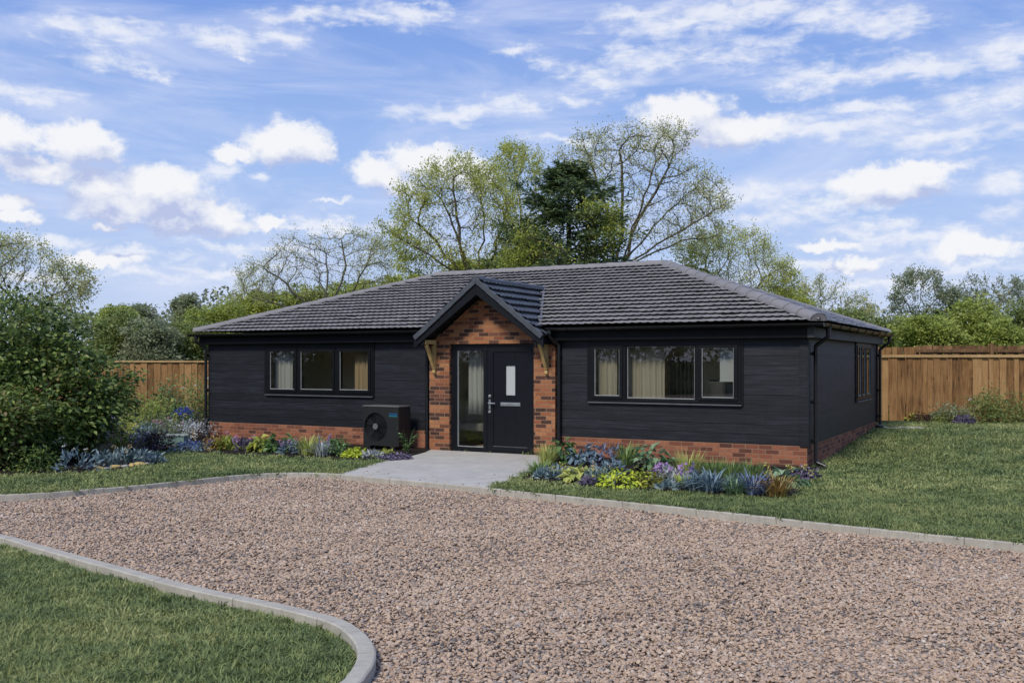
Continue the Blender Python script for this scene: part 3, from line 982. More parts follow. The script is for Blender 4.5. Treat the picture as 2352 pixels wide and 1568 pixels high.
def roof_mesh(name, parts, mat, parent):
    bm = bmesh.new(); uvs = []
    allv = []
    for (V, F, fr), cuts, keep in parts:
        b2 = bmesh.new()
        vv = [b2.verts.new(v) for v in V]
        lay = b2.loops.layers.uv.new('UVMap')
        for f in F:
            b2.faces.new([vv[j] for j in f])
        for pc, pn in cuts:
            bmesh.ops.bisect_plane(b2, geom=b2.verts[:] + b2.edges[:] + b2.faces[:], plane_co=pc, plane_no=pn, clear_outer=True, dist=1e-5)
        if keep:
            bmesh.ops.delete(b2, geom=[f for f in b2.faces if not keep(f.calc_center_median())], context='FACES')
        o_, eu, es = fr
        o_ = Vector(o_); eu = Vector(eu); es = Vector(es)
        for f in b2.faces:
            f.smooth = True
            for l in f.loops:
                d = l.vert.co - o_
                l[lay].uv = (d.dot(eu), d.dot(es))
        tmp = bpy.data.meshes.new('tmp'); b2.to_mesh(tmp); b2.free()
        bm.from_mesh(tmp); bpy.data.meshes.remove(tmp)
    me = bpy.data.meshes.new(name); bm.to_mesh(me); bm.free()
    return link(name, me, mat, parent)


GA = .2415
c_, s_ = math.cos(PA), math.sin(PA)
LS = (D / 2 + OO) / c_
hipFL = ((-OO, -OO, 0), (-1, 1, 0)); hipFR = ((W + OO, -OO, 0), (1, 1, 0))
hipBL = ((-OO, D + OO, 0), (-1, -1, 0)); hipBR = ((W + OO, D + OO, 0), (1, -1, 0))
neg = lambda h: (h[0], tuple(-x for x in h[1]))
front = tile_slope((-OO, -OO, HE), (1, 0, 0), (0, c_, s_), W + 2 * OO, LS, GA, 11)
right = tile_slope((W + OO, -OO, HE), (0, 1, 0), (-c_, 0, s_), D + 2 * OO, LS, GA, 12)
left = tile_slope((-OO, -OO, HE), (0, 1, 0), (c_, 0, s_), D + 2 * OO, LS, GA, 13, .15)
back = tile_slope((-OO, D + OO, HE), (1, 0, 0), (0, -c_, s_), W + 2 * OO, LS, GA, 14, .15)
top = ((0, D / 2, 0), (0, 1, 0))
roof = roof_mesh('roof', [
    (front, [hipFL, hipFR, top], lambda c: porch_z(c.x) < main_z(c.y) + .03),
    (right, [neg(hipFR), neg(hipBR)], None),
    (left, [neg(hipFL), neg(hipBL)], None),
    (back, [hipBL, hipBR, (top[0], (0, -1, 0))], None)], M['tile'], house)
HR = HE + TP * (D / 2 + OO)


def caps(name, a, b, r0, seed, parent, mat, seg=.42, lift=.0):
    """a run of half-round cap tiles from the low end a to the high end b, each lapping the next one"""
    r = random.Random(seed); a, b = Vector(a), Vector(b); Lg = (b - a).length; n = max(1, round(Lg / seg)); d = (b - a).normalized()
    side = d.cross(Vector((0, 0, 1))).normalized(); up = side.cross(d).normalized()
    mb = MB()
    for i in range(n):
        p = a + d * (Lg * i / n) + up * (lift + r.uniform(-.003, .003)) + side * r.uniform(-.004, .004); q = a + d * (Lg * (i + 1) / n + .03) + up * lift
        b0 = len(mb.v); K = 10
        for (c, rr) in ((p, r0 * 1.07), (q, r0 * .96)):
            for sgn in (1.0, .86):
                for k in range(K + 1):
                    t_ = math.pi * (k / K) * 1.1 - .05 * math.pi
                    mb.v.append(tuple(c + side * math.cos(t_) * rr * sgn + up * math.sin(t_) * rr * sgn * .72))
        W_ = K + 1
        for k in range(K):
            mb.f.append((b0 + k, b0 + k + 1, b0 + 2 * W_ + k + 1, b0 + 2 * W_ + k))
            mb.f.append((b0 + W_ + k, b0 + 3 * W_ + k, b0 + 3 * W_ + k + 1, b0 + W_ + k + 1))
            mb.f.append((b0 + k, b0 + W_ + k, b0 + W_ + k + 1, b0 + k + 1))
        if i == 0:
            mb.f.append(tuple(b0 + k for k in range(W_)))
    o = mb.build(name, mat, parent, recalc=False)
    for p_ in o.data.polygons: p_.use_smooth = True
    try:
        o.data.set_sharp_from_angle(angle=R(40))
    except Exception: pass
    return o


hx = D / 2
rl, rr_ = (hx, hx, HR), (W - hx, hx, HR)
caps('hip_tiles', (W + OO - .02, -OO + .02, HE + .045), rr_, .145, 1, roof, M['ridge'], .43, -.005)
caps('hip_tiles', (-OO + .02, -OO + .02, HE + .05), rl, .11, 2, roof, M['ridge'], .43, -.005)
caps('hip_tiles', (W + OO - .02, D + OO - .02, HE + .045), rr_, .105, 3, roof, M['ridge'], .43, -.005)
caps('hip_tiles', (-OO + .02, D + OO - .02, HE + .03), rl, .105, 4, roof, M['ridge'], .43, -.005)
caps('ridge_tiles', rl, rr_, .12, 5, roof, M['ridge'], .45, .012)

# ---- porch roof
c2, s2 = math.cos(PPA), math.sin(PPA)
LSP = PWID / c2
zE = PH - PT * PWID
mainpl = ((0, -OO, HE - .02), (0, TP, -1))             # keep what lies above the main slope
pr = tile_slope((UC + PWID, -PV, zE), (0, 1, 0), (-c2, 0, s2), PV + 2.6, LSP, GA * .96, 21)
pl = tile_slope((UC - PWID, -PV, zE), (0, 1, 0), (c2, 0, s2), PV + 2.6, LSP, GA * .96, 22)
cutr = ((UC, 0, 0), (-1, 0, 0)); cutl = ((UC, 0, 0), (1, 0, 0))
def above(c): return c.y < -.2 or c.z > main_z(c.y) - .03
M['porchtile'] = tile_mat('shaded_porch_tile', (.03, .035, .043), (.080, .089, .102), .5)  # shade of the side-facing porch slope put into a darker tile colour
proof = roof_mesh('porch_roof', [(pr, [cutr], above), (pl, [cutl], above)], M['porchtile'], house)
vr = (PH - HE) / TP - OO
caps('ridge_tiles', (UC, -PV - .01, PH + .01), (UC, vr, PH + .01), .09, 6, proof, M['porchtile'], .40, -.01)
for sg in (-1, 1):
    mb = MB()
    o0 = .02
    mb.prism([(UC, -PV + .005, PH - .03), (UC + sg * (PWID + .02), -PV + .005, PH - .03 - PT * (PWID + .02)), (UC + sg * (PWID + .02), -PV + .005, PH - .25 - PT * (PWID - .06)), (UC, -PV + .005, PH - .285)], (0, .028, 0))
    mb.build('bargeboard', M['barge'], proof, bevel=.003)
    n = 5
    mb = MB(); dirv_ = Vector((sg * c2, 0, -s2)); nn = Vector((sg * s2, 0, c2))
    for i in range(n):
        a = Vector((UC, 0, PH + .022)) + dirv_ * (LSP * i / n + .03 * (i == 0)); b = Vector((UC, 0, PH + .018)) + dirv_ * (LSP * (i + 1) / n + .012)
        lo = nn * .034; vs = []
        for c, e in ((a, -.006), (b, .006)):
            for y, z0 in ((-PV - .028, -.075), (-PV + .09, -.06)):
                pass
        hi = [a + nn * .0, b + nn * .010]
        q = [Vector((a.x, -PV - .03, a.z)) - nn * .08, Vector((b.x, -PV - .03, b.z)) - nn * .07, Vector((b.x, -PV + .09, b.z)) - nn * .07, Vector((a.x, -PV + .09, a.z)) - nn * .08,
             Vector((a.x, -PV - .03, a.z)) + nn * .012, Vector((b.x, -PV - .03, b.z)) + nn * .026, Vector((b.x, -PV + .09, b.z)) + nn * .026, Vector((a.x, -PV + .09, a.z)) + nn * .012]
        mb.hexa(q)
    mb.build('verge_tiles', M['porchtile'], proof, bevel=.004)
    # soffit boards under the overhang
    mb = MB(); k = 9
    for i in range(k):
        y0 = -PV + .034; y1 = -.101
        t0 = PWID * i / k + .006; t1 = PWID * (i + 1) / k - .004
        def pz(t_): return PH - .115 - PT * t_
        mb.hexa([(UC + sg * t0, y0, pz(t0) - .02), (UC + sg * t1, y0, pz(t1) - .02), (UC + sg * t1, y1, pz(t1) - .02), (UC + sg * t0, y1, pz(t0) - .02), (UC + sg * t0, y0, pz(t0)), (UC + sg * t1, y0, pz(t1)), (UC + sg * t1, y1, pz(t1)), (UC + sg * t0, y1, pz(t0))])
    mb.build('soffit', M['eaves'], proof)
    # boxed foot of the porch eaves
    mb = MB(); ue = UC + sg * PWID
    mb.box(min(ue, ue - sg * .20), max(ue, ue - sg * .20), -PV + .036, -.105, zE - .14, zE - .06)
    mb.build('eaves_box', M['eaves'], proof)
# lead-grey valley strips where the porch roof meets the main slope
for sg in (-1, 1):
    mb = MB()
    up0 = (PH - HE + 0) / PT; a = Vector((UC + sg * (PH - HE) / PT, -OO, HE)); b = Vector((UC, vr, PH))
    d = (b - a).normalized(); out_ = Vector((sg, 0, 0))
    mb.hexa([a + Vector((sg * .0, 0, .01)), a + Vector((sg * .055, 0, .01)), b + Vector((sg * .05, 0, .01)), b + Vector((0, 0, .01)), a + Vector((0, 0, .06)), a + Vector((sg * .05, 0, .052)), b + Vector((sg * .045, 0, .052)), b + Vector((0, 0, .06))])
    mb.build('valley_strip', M['sill'], roof)

# ---- eaves: fascia, soffit, gutters, downpipes
UL, UR = UC - 1.31, UC + 1.33
mb = MB()
mb.box(-.13, UL, -.165, -.036, 2.155, 2.355); mb.box(UR, W + .036, -.165, -.036, 2.155, 2.355)
mb.build('fascia', M['eaves'], house, bevel=.004)
mb = MB(); mb.box(W + .04, W + .15, -.165, D + .1, 2.155, 2.33)
M['fasciagrey'] = plain('grey_side_fascia', (.05, .052, .052), .6, 0, .35, .25, 3)  # right-hand fascia in a paler grey than the front and left ones
mb.build('fascia', M['fasciagrey'], house, bevel=.004)
mb = MB(); mb.box(-.15, -.04, -.03, D + .1, 2.155, 2.33); mb.build('fascia', M['eaves'], house)
mb = MB()
mb.box(-OO + .02, UL, -OO + .02, .03, 2.358, 2.372); mb.box(UR, W + OO - .02, -OO + .02, .03, 2.358, 2.372)
mb.box(W + .0, W + OO - .02, .031, D + OO - .02, 2.358, 2.372); mb.box(-OO + .02, 0, .031, D + OO - .02, 2.358, 2.372); mb.box(.001, W - .001, D - .03, D + OO - .02, 2.358, 2.372)
mb.build('soffit', M['eaves'], house)


def gutter(a, b, name='gutter', mat='blackpipe'):
    a, b = Vector(a), Vector(b); d = (b - a).normalized(); sd_ = d.cross(Vector((0, 0, 1))); mb = MB(); K = 9
    for c in (a, b):
        for rr in (.062, .056):
            for k in range(K + 1):
                t_ = math.pi * k / K
                mb.v.append(tuple(c + sd_ * math.cos(t_) * rr + Vector((0, 0, -math.sin(t_) * rr * .95))))
    w_ = K + 1
    for k in range(K):
        mb.f += [(k, k + 1, 2 * w_ + k + 1, 2 * w_ + k), (w_ + k, 3 * w_ + k, 3 * w_ + k + 1, w_ + k + 1)]
    for e in (0, 2 * w_):
        mb.f.append(tuple(e + k for k in range(w_)))
    mb.f += [(0, 2 * w_, 3 * w_, w_), (K, w_ + K, 3 * w_ + K, 2 * w_ + K)]
    L_ = (b - a).length; n = int(L_ / .9)
    for i in range(n):                                # brackets clipped round the gutter
        c = a + d * (.45 + .9 * i)
        mb.tube([c + sd_ * math.cos(math.pi * k / 8) * .066 + Vector((0, 0, -math.sin(math.pi * k / 8) * .064)) for k in range(9)], .009, 4)
    return mb.build(name, M[mat], house)


GZ_ = 2.385
gutter((-.33, -.285, GZ_), (UL - .02, -.285, GZ_))
gutter((UR + .02, -.285, GZ_), (W + .33, -.285, GZ_))
gutter((W + .285, -.22, GZ_), (W + .285, D + .33, GZ_))
gutter((-.285, D + .33, GZ_), (-.285, -.22, GZ_))


def downpipe(pts, clips, shoe=None, outd=(0, 1, 0)):
    mb = MB(); P_ = [Vector(p) for p in pts]; sm = []
    for i, p in enumerate(P_):
        if 0 < i < len(P_) - 1:
            a = (P_[i - 1] - p).normalized() * .035; b = (P_[i + 1] - p).normalized() * .035
            for t_ in (0, .33, .66, 1): sm.append((p + a) * (1 - t_) ** 2 + p * 2 * t_ * (1 - t_) + (p + b) * t_ ** 2)
        else: sm.append(p)
    mb.tube(sm, .034, 12)
    for i in (1, len(P_) - 2):
        pass
    mb.tube([P_[0] + Vector((0, 0, .045)), P_[0] - Vector((0, 0, .05))], .046, 12)
    o = mb.build('downpipe', M['blackpipe'], house, smooth=True)
    o.data.set_sharp_from_angle(angle=R(45))
    for z in clips:
        m2 = MB(); p = P_[-1] if not shoe else P_[-2]
        m2.tube([(p.x, p.y, z - .016), (p.x, p.y, z + .016)], .042, 12)
        q = Vector((p.x, p.y, z)) + Vector(outd) * .045
        m2.box(min(q.x - .045, q.x + .045), q.x + .045, q.y - .045, q.y + .045, z - .013, z + .013) if False else m2.tube([Vector((p.x, p.y, z)), q + Vector(outd) * .02], .03, 6)
        m2.build('pipe_clip', M['blackpipe'], o)
    return o


downpipe([(-.10, -.285, 2.33), (-.10, -.285, 2.21), (.0, -.085, 2.07), (.0, -.085, .20)], (1.9, 1.1, .4))
downpipe([(UL - .10, -.285, 2.33), (UL - .10, -.285, 2.22), (6.10, -.085, 2.05), (6.10, -.085, .0)], (1.9, 1.1, .35))
downpipe([(UR + .08, -.285, 2.33), (UR + .08, -.285, 2.22), (9.03, -.085, 2.08), (9.03, -.085, .0)], (1.9, 1.1, .35))
downpipe([(W + .285, .28, 2.33), (W + .285, .28, 2.17), (W + .085, .28, 2.03), (W + .085, .28, .10), (W + .26, .27, .035)], (1.9, 1.1, .45), True, (-1, 0, 0))
downpipe([(W + .285, D - .02, 2.33), (W + .285, D - .02, 2.2), (W + .085, D - .06, 2.04), (W + .085, D - .06, .26)], (1.9, 1.1, .5), None, (-1, 0, 0))


# ---- windows
def window(T, rect, lights, sill_lights=True, name='window'):
    u0, u1, z0, z1 = rect
    mb = MB(); fo, fi = .038, -.075                      # front and back of the outer frame
    bars = [u0 + .052] + [x for l in lights for x in (l['c'][0], l['c'][1])] + [u1 - .052]
    mb.box(u0, u1, fi, fo, z1 - .06, z1, T); mb.box(u0, u1, fi, fo, z0, z0 + .045, T)
    xs = [u0] + [x for l in lights for x in l['c']] + [u1]
    for i in range(0, len(xs), 2):
        if xs[i + 1] - xs[i] > .004: mb.box(xs[i], xs[i + 1], fi, fo, z0 + .045, z1 - .06, T)
    fr = mb.build(name, M['black'], house, bevel=.004)
    for l in lights:
        c0, c1 = l['c']; p0, p1, q0, q1 = l['p']
        m2 = MB(); f2 = fo + (.014 if l.get('open', True) else -.012); b2 = -.055
        lo, hi = z0 + .046, z1 - .061
        m2.box(c0 + .001, c1 - .001, b2, f2, q1, hi, T); m2.box(c0 + .001, c1 - .001, b2, f2, lo, q0, T)
        m2.box(c0 + .001, p0, b2, f2, q0, q1, T); m2.box(p1, c1 - .001, b2, f2, q0, q1, T)
        m2.build('casement', M['black'], fr, bevel=.005)
        m3 = MB(); e = .009; b3 = f2 - .016
        m3.box(p0, p1, b3 - .02, b3, q0, q0 + .013, T); m3.box(p0, p1, b3 - .02, b3, q1 - .006, q1, T)
        m3.box(p0, p0 + e, b3 - .02, b3, q0 + .013, q1 - .006, T); m3.box(p1 - e, p1, b3 - .02, b3, q0 + .013, q1 - .006, T)
        m3.build('glazing_bead', M['bead' if l.get('bead', True) else 'black'], fr)
        m4 = MB(); m4.quad(T(p0 + .001, b3 - .012, q0), T(p1 - .001, b3 - .012, q0), T(p1 - .001, b3 - .012, q1), T(p0 + .001, b3 - .012, q1))
        m4.build('pane', M['glass'], fr)
    m5 = MB()
    m5.hexa([T(u0 - .02, -.02, z0 - .035), T(u1 + .02, -.02, z0 - .035), T(u1 + .02, .065, z0 - .035), T(u0 - .02, .065, z0 - .035), T(u0 - .02, -.02, z0 - .002), T(u1 + .02, -.02, z0 - .002), T(u1 + .02, .065, z0 - .014), T(u0 - .02, .065, z0 - .014)])
    m5.build('sill', M['sill'], fr, bevel=.004)
    m6 = MB(); m6.box(u0 - .045, u0 - .001, -.01, .030, z0 - .034, z1 + .05, T); m6.box(u1 + .001, u1 + .045, -.01, .030, z0 - .034, z1 + .05, T); m6.box(u0 - .001, u1 + .001, -.01, .031, z1 + .001, z1 + .05, T)
    m6.build('surround', M['black'], fr)
    return fr


window(TF, WIN_L, [dict(c=(1.84, 2.68), p=(1.913, 2.607, 1.155, 1.985)), dict(c=(2.73, 3.72), p=(2.79, 3.665, 1.16, 1.985)), dict(c=(3.80, 4.665), p=(3.86, 4.60, 1.165, 1.98))])
window(TF, WIN_R, [dict(c=(9.665, 10.28), p=(9.732, 10.215, 1.147, 1.999)), dict(c=(10.335, 11.63), p=(10.36, 11.607, 1.112, 2.035), open=False), dict(c=(11.68, 12.37), p=(11.742, 12.297, 1.148, 2.003))])
M['bead2'] = M['bead']
window(TS, WIN_S, [dict(c=(4.67, 5.20), p=(4.73, 5.16, 1.05, 2.06)), dict(c=(5.24, 5.76), p=(5.28, 5.72, 1.05, 2.06)), dict(c=(5.80, 6.47), p=(5.84, 6.41, 1.05, 2.06))])

# ---- front door set
YD = .035
def TD(u, d, z): return (u, -d, z)
mb = MB()
mb.box(DU0 + .004, DU1 - .004, -.06, YD, DZ - .075, DZ - .004, TD); mb.box(DU0 + .004, DU0 + .075, -.06, YD, .0, DZ - .075, TD); mb.box(DU1 - .065, DU1 - .004, -.06, YD, .0, DZ - .075, TD)
mb.box(7.385, 7.455, -.06, YD + .002, .0, DZ - .075, TD); mb.box(DU0 + .075, DU1 - .065, -.06, YD + .012, .0, .035, TD)
mb.build('door_frame', M['doorblack'], house, bevel=.004)
mb = MB()
mb.box(6.716, 7.383, -.045, YD - .006, .037, .10, TD); mb.box(6.716, 7.383, -.045, YD - .006, 1.975, DZ - .077, TD); mb.box(6.716, 6.79, -.045, YD - .006, .1, 1.975, TD); mb.box(7.374, 7.383, -.045, YD - .006, .1, 1.975, TD)
sl = mb.build('sidelight', M['doorblack'], house, bevel=.003)
mb = MB(); mb.quad(TD(6.79, .01, .1), TD(7.374, .01, .1), TD(7.374, .01, 1.975), TD(6.79, .01, 1.975)); mb.build('pane', M['glass'], sl)
mb = MB(); mb.box(6.79, 7.374, -.01, .026, .1, .112, TD); mb.box(6.79, 6.80, -.01, .026, .112, 1.975, TD); mb.build('glazing_bead', M['bead'], sl)
la, lb, lz0, lz1 = 7.459, 8.445, .04, DZ - .08
mb = MB()
ia, ib, iz0, iz1 = 7.594, 8.345, .135, 1.945
ga, gb, gz0, gz1 = 7.872, 8.075, 1.12, 1.69
fr_ = YD - .004
mb.box(la, lb, -.04, fr_, lz0, iz0, TD); mb.box(la, lb, -.04, fr_, iz1, lz1, TD); mb.box(la, ia, -.04, fr_, iz0, iz1, TD); mb.box(ib, lb, -.04, fr_, iz0, iz1, TD)
fp = fr_ - .014
mb.box(ia, ga, -.035, fp, iz0, iz1, TD); mb.box(gb, ib, -.035, fp, iz0, iz1, TD); mb.box(ga, gb, -.035, fp, iz0, gz0, TD); mb.box(ga, gb, -.035, fp, gz1, iz1, TD)
door = mb.build('door', M['doorblack'], house, bevel=.005)
mb = MB(); mb.box(ga, gb, -.02, fp - .012, gz0, gz1, TD); mb.build('glazed_panel', M['frost'], door)
mb = MB(); e = .012
mb.box(ga - e, gb + e, fp, fp + .008, gz1, gz1 + e, TD); mb.box(ga - e, gb + e, fp, fp + .008, gz0 - e, gz0, TD); mb.box(ga - e, ga, fp, fp + .008, gz0, gz1, TD); mb.box(gb, gb + e, fp, fp + .008, gz0, gz1, TD)
mb.build('glazing_bead', M['doorblack'], door)
mb = MB(); mb.box(7.755, 8.185, fp, fp + .012, .915, .982, TD); mb.box(7.775, 8.165, fp + .012, fp + .018, .928, .97, TD); mb.build('letterbox', M['steel'], door, bevel=.004)
mb = MB(); mb.box(ia + .004, ib - .004, fp - .002, fr_ + .004, iz0 - .006, iz0 + .006, TD); mb.build('weather_strip', M['sill'], door)
mb = MB()
hu = 7.522
mb.box(hu - .02, hu + .02, fr_, fr_ + .012, .845, 1.035, TD)
mb.tube([TD(hu, fr_ + .01, .965), TD(hu, fr_ + .06, .965)], .014, 10); mb.tube([TD(hu - .005, fr_ + .06, .965), TD(hu + .15, fr_ + .062, .962)], .0125, 10)
mb.build('handle', M['steel'], door, bevel=.002)
for z in (1.10, .80):
    mb = MB(); mb.disc(TD(hu, fr_, z), (0, -1, 0), 0, .030, 0, .014, 20); mb.disc(TD(hu, fr_, z), (0, -1, 0), 0, .014, .012, .022, 14); mb.build('lock', M['steel'], door)
# ---- timber brackets on the porch piers
for bu in (6.31, 8.80):
    mb = MB(); w = .03
    def bx(pts):
        mb.prism([(bu - w, -.1 - d, z) for d, z in pts], (2 * w, 0, 0))
    bx([(.002, 1.60), (.075, 1.62), (.075, 2.105), (.002, 2.105)])
    bx([(.002, 2.106), (.38, 2.106), (.38, 2.165), (.365, 2.185), (.002, 2.185)])
    n = 7; arc = []
    for k in range(n + 1):
        t_ = k / n
        arc.append((.076 + (.30 - .076) * t_ + .0, 1.72 + .385 * t_ ** .8))
    inner = [(d + .0, z) for d, z in arc]; outer = [(min(.36, d + .06), z - .018 + .0) for d, z in arc]
    outer[-1] = (.36, 2.105); outer[0] = (.076, 1.63)
    bx(inner + outer[::-1])
    bx([(.008, 1.53), (.04, 1.515), (.07, 1.54), (.07, 1.599), (.008, 1.599)])
    mb.build('bracket', M['bracket'], house, bevel=.004)

# ---- rooms seen through the glass
mb = MB()
mb.box(.12, W - .12, 2.2, 2.3, .05, 2.28); mb.box(.1, .13, .12, 2.2, .05, 2.28); mb.box(W - .13, W - .1, .12, 7.3, .05, 2.28) if False else mb.box(.06, .09, .12, 2.2, .05, 2.28)
mb.box(5.9, 5.98, .12, 2.2, .05, 2.28); mb.box(9.2, 9.28, .12, 2.2, .05, 2.28)
mb.build('inner_wall', M['cream'], house)
mb = MB(); mb.box(.1, W - .1, .1, D - .1, 2.285, 2.32); mb.build('ceiling', M['ivory'], house)
mb = MB(); mb.box(.1, W - .1, .0, D - .1, .0, .045); mb.build('inner_floor', M['oakfloor'], house)


def inhouse(o, u, v, z, rz=0.):
    x, y = hw(u, v); o.location = (x, y, z); o.rotation_euler = (0, 0, -TH + rz); return o


def cloth_mat(name, c):
    m, t_, p, o = new_mat(name)
    t_.put(p.inputs['Base Color'], c4(c)); p.inputs['Roughness'].default_value = .9
    tr = t_.new('ShaderNodeBsdfTranslucent'); tr.inputs[0].default_value = c4(c)
    mx = t_.new('ShaderNodeMixShader'); mx.inputs[0].default_value = .3
    t_.l.new(p.outputs[0], mx.inputs[1]); t_.l.new(tr.outputs[0], mx.inputs[2]); t_.l.new(mx.outputs[0], o.inputs[0])
    return m


def curtain(label, u0, u1, v, z0, z1, mat, seed):
    r = random.Random(seed); n = int((u1 - u0) / .012); V = []
    ph = r.uniform(0, 6); w_ = u1 - u0
    for j, z in enumerate((0, .25, .5, .75, 1)):
        for i in range(n + 1):
            x = w_ * i / n
            d = .028 * math.sin(x * 52 + ph + .6 * math.sin(x * 9)) + .012 * math.sin(x * 113 + 1.3 * z)
            V.append((x, d * (1 - .25 * z), (z1 - z0) * z))
    F = [(j * (n + 1) + i, j * (n + 1) + i + 1, (j + 1) * (n + 1) + i + 1, (j + 1) * (n + 1) + i) for j in range(4) for i in range(n)]
    o = link('curtain', mesh_np('curtain', np.array(V), [np.array(F)], True), mat)
    m = o.modifiers.new('Thickness', 'SOLIDIFY'); m.thickness = .003
    inhouse(o, u0, v, z0)
    return tag(o, label, 'curtain', 'curtains hanging behind the windows')


cw, cb, ct = cloth_mat('pale_curtain', (.40, .40, .37)), cloth_mat('beige_curtain', (.38, .34, .25)), cloth_mat('tan_curtain', (.36, .265, .15))
curtain('pale grey curtain in the window pane farthest from the door, left of the porch', 1.80, 2.36, .20, .6, 2.2, cw, 1)
curtain('tan curtain in the pane nearest the heat pump, window left of the porch', 4.08, 4.72, .20, .6, 2.2, ct, 2)
curtain('white curtain hanging behind the tall glass beside the black front door', 6.82, 7.30, .30, .72, 2.12, cw, 3)
curtain('pale curtain behind the narrow pane closest to the porch, right hand window', 9.55, 10.06, .20, .6, 2.2, cb, 4)
curtain('wide beige curtain behind the big middle pane of the right hand window', 10.26, 10.97, .24, .6, 2.2, cb, 5)
curtain('yellowish curtain behind the small window on the side wall facing the lawn', 0, 1.15, 0, .5, 2.2, ct, 6)
cs = [o for o in S.objects if o.name.startswith('curtain')][-1]
inhouse(cs, W - .22, 4.6, .5, R(90))
# panelled inner door, radiator, cabinet, blind, added bench
idr = empty('inner_door', (0, 0, 0)); inhouse(idr, 10.15, 2.16, .05)
tag(idr, 'light wooden inner door standing behind the big middle pane of the right hand window', 'door')
M['oak'] = timber_mat('light_oak', [(.25, (.36, .22, .09)), (.7, (.58, .39, .19))], 5)
mb = MB(); mb.box(-.42, .38, -.02, .02, 0, 2.0); mb.build('door_leaf', M['oak'], idr, bevel=.004)
mb = MB(); mb.box(-.47, -.42, -.035, .03, 0, 2.06); mb.box(.38, .43, -.035, .03, 0, 2.06); mb.box(-.42, .38, -.035, .03, 2.0, 2.06); mb.build('door_frame', M['oak'], idr)
mb = MB(); mb.tube([(-.36, -.02, 1.0), (-.36, -.07, 1.0), (-.25, -.07, 1.0)], .011, 8); mb.build('handle', M['steel'], idr)
rad = empty('column_radiator', (0, 0, 0)); inhouse(rad, 10.72, 2.1, .45)
tag(rad, 'dark upright column radiator on the wall behind the right hand window', 'radiator')
mb = MB()
for i in range(8): mb.tube([(-.28 + i * .08, 0, .03), (-.28 + i * .08, 0, 1.37)], .025, 8)
mb.build('column', plain('dark_radiator', (.05, .055, .05), .4, 0, .5, .1), rad, smooth=True)
for z in (.05, 1.35):
    mb = MB(); mb.tube([(-.3, 0, z), (.3, 0, z)], .02, 8); mb.build('manifold', M['blackpipe'], rad)
cab = empty('cabinet', (0, 0, 0)); inhouse(cab, 12.05, .62, .05)
tag(cab, 'dark cabinet standing low behind the pane nearest the corner of the house', 'cabinet')
mb = MB(); mb.box(-.3, .3, -.2, .2, .05, 1.38); mb.build('carcass', plain('dark_cabinet', (.03, .028, .024), .5), cab, bevel=.006)
mb = MB(); mb.box(-.295, -.004, -.222, -.202, .07, 1.36); mb.box(.004, .295, -.222, -.202, .07, 1.36); mb.build('door', plain('dark_cabinet_door', (.035, .032, .028), .45), cab, bevel=.004)
mb = MB(); mb.box(-.32, .32, -.22, .21, 1.382, 1.40); mb.build('worktop', M['black'], cab)
bl = MB(); bl.box(0, .34, 0, .004, 0, .62); bl.tube([(-.01, .002, .63), (.35, .002, .63)], .018, 8); bl.box(-.002, .342, -.004, .008, -.02, .0)
o = bl.build('roller_blind', cloth_mat('white_blind', (.40, .42, .41))); inhouse(o, 12.0, .16, 1.44); tag(o, 'white roller blind half lowered behind the pane nearest the house corner', 'blind')
bn = empty('reflection_bench', (0, 0, 0)); inhouse(bn, 6.72, 1.15, .05)  # added bench, stands in for the path and kerb reflected in the glass
tag(bn, 'added pale bench standing in for a reflection in the tall glass by the door', 'bench')
mu = plain('pale_added_bench', (.5, .48, .44), .9, 0, .2, .08)
mb = MB(); mb.box(-.6, .6, -.25, .25, .28, .44); mb.build('seat', mu, bn, bevel=.03)
mb = MB(); mb.box(-.6, .6, .17, .27, .441, .86); mb.build('backrest', mu, bn, bevel=.03)
for x in (-.52, .52):
    for y in (-.2, .2):
        mb = MB(); mb.tube([(x, y, 0), (x, y, .28)], .025, 8); mb.build('leg', M['oak'], bn)

# ------------------------------------------------------------------ heat pump
hp = empty('heat_pump', (0, 0, 0)); inhouse(hp, 5.42, -.50, .02)
tag(hp, 'dark grey boxy heat pump unit with round fan grille against the clad wall', 'heat pump')
M['hpgrey'] = plain('charcoal_casing', (.019, .0195, .0195), .45, .1, .45, .12, 3)
M['hpdark'] = plain('black_grille', (.008, .008, .009), .5, 0, .4, .1)
w2, dep, h0, h1 = .43, .20, .08, .845
mb = MB()
fz, fx, fr2 = .46, -.125, .275
# casing front with a round hole
N = 48; ring = [(fx + fr2 * math.cos(2 * math.pi * k / N), fz + fr2 * math.sin(2 * math.pi * k / N)) for k in range(N)]
def edge_pt(a):
    ca, sa = math.cos(a), math.sin(a); ts = []
    if ca > 1e-9: ts.append((w2 - fx) / ca)
    if ca < -1e-9: ts.append((-w2 - fx) / ca)
    if sa > 1e-9: ts.append((h1 - fz) / sa)
    if sa < -1e-9: ts.append((h0 - fz) / sa)
    tt = min(ts); return fx + ca * tt, fz + sa * tt
angs = sorted([2 * math.pi * k / N for k in range(N)] + [math.atan2(z - fz, x - fx) % (2 * math.pi) for x in (-w2, w2) for z in (h0, h1)])
vi = []
for a in angs:
    ex, ez = edge_pt(a); vi.append(len(mb.v))
    mb.v += [(fx + fr2 * math.cos(a), -dep, fz + fr2 * math.sin(a)), (ex, -dep, ez), (fx + fr2 * .97 * math.cos(a), -dep + .05, fz + fr2 * .97 * math.sin(a))]
for i in range(len(vi)):
    a, b = vi[i], vi[(i + 1) % len(vi)]
    mb.f += [(a, a + 1, b + 1, b), (a + 2, a, b, b + 2)]
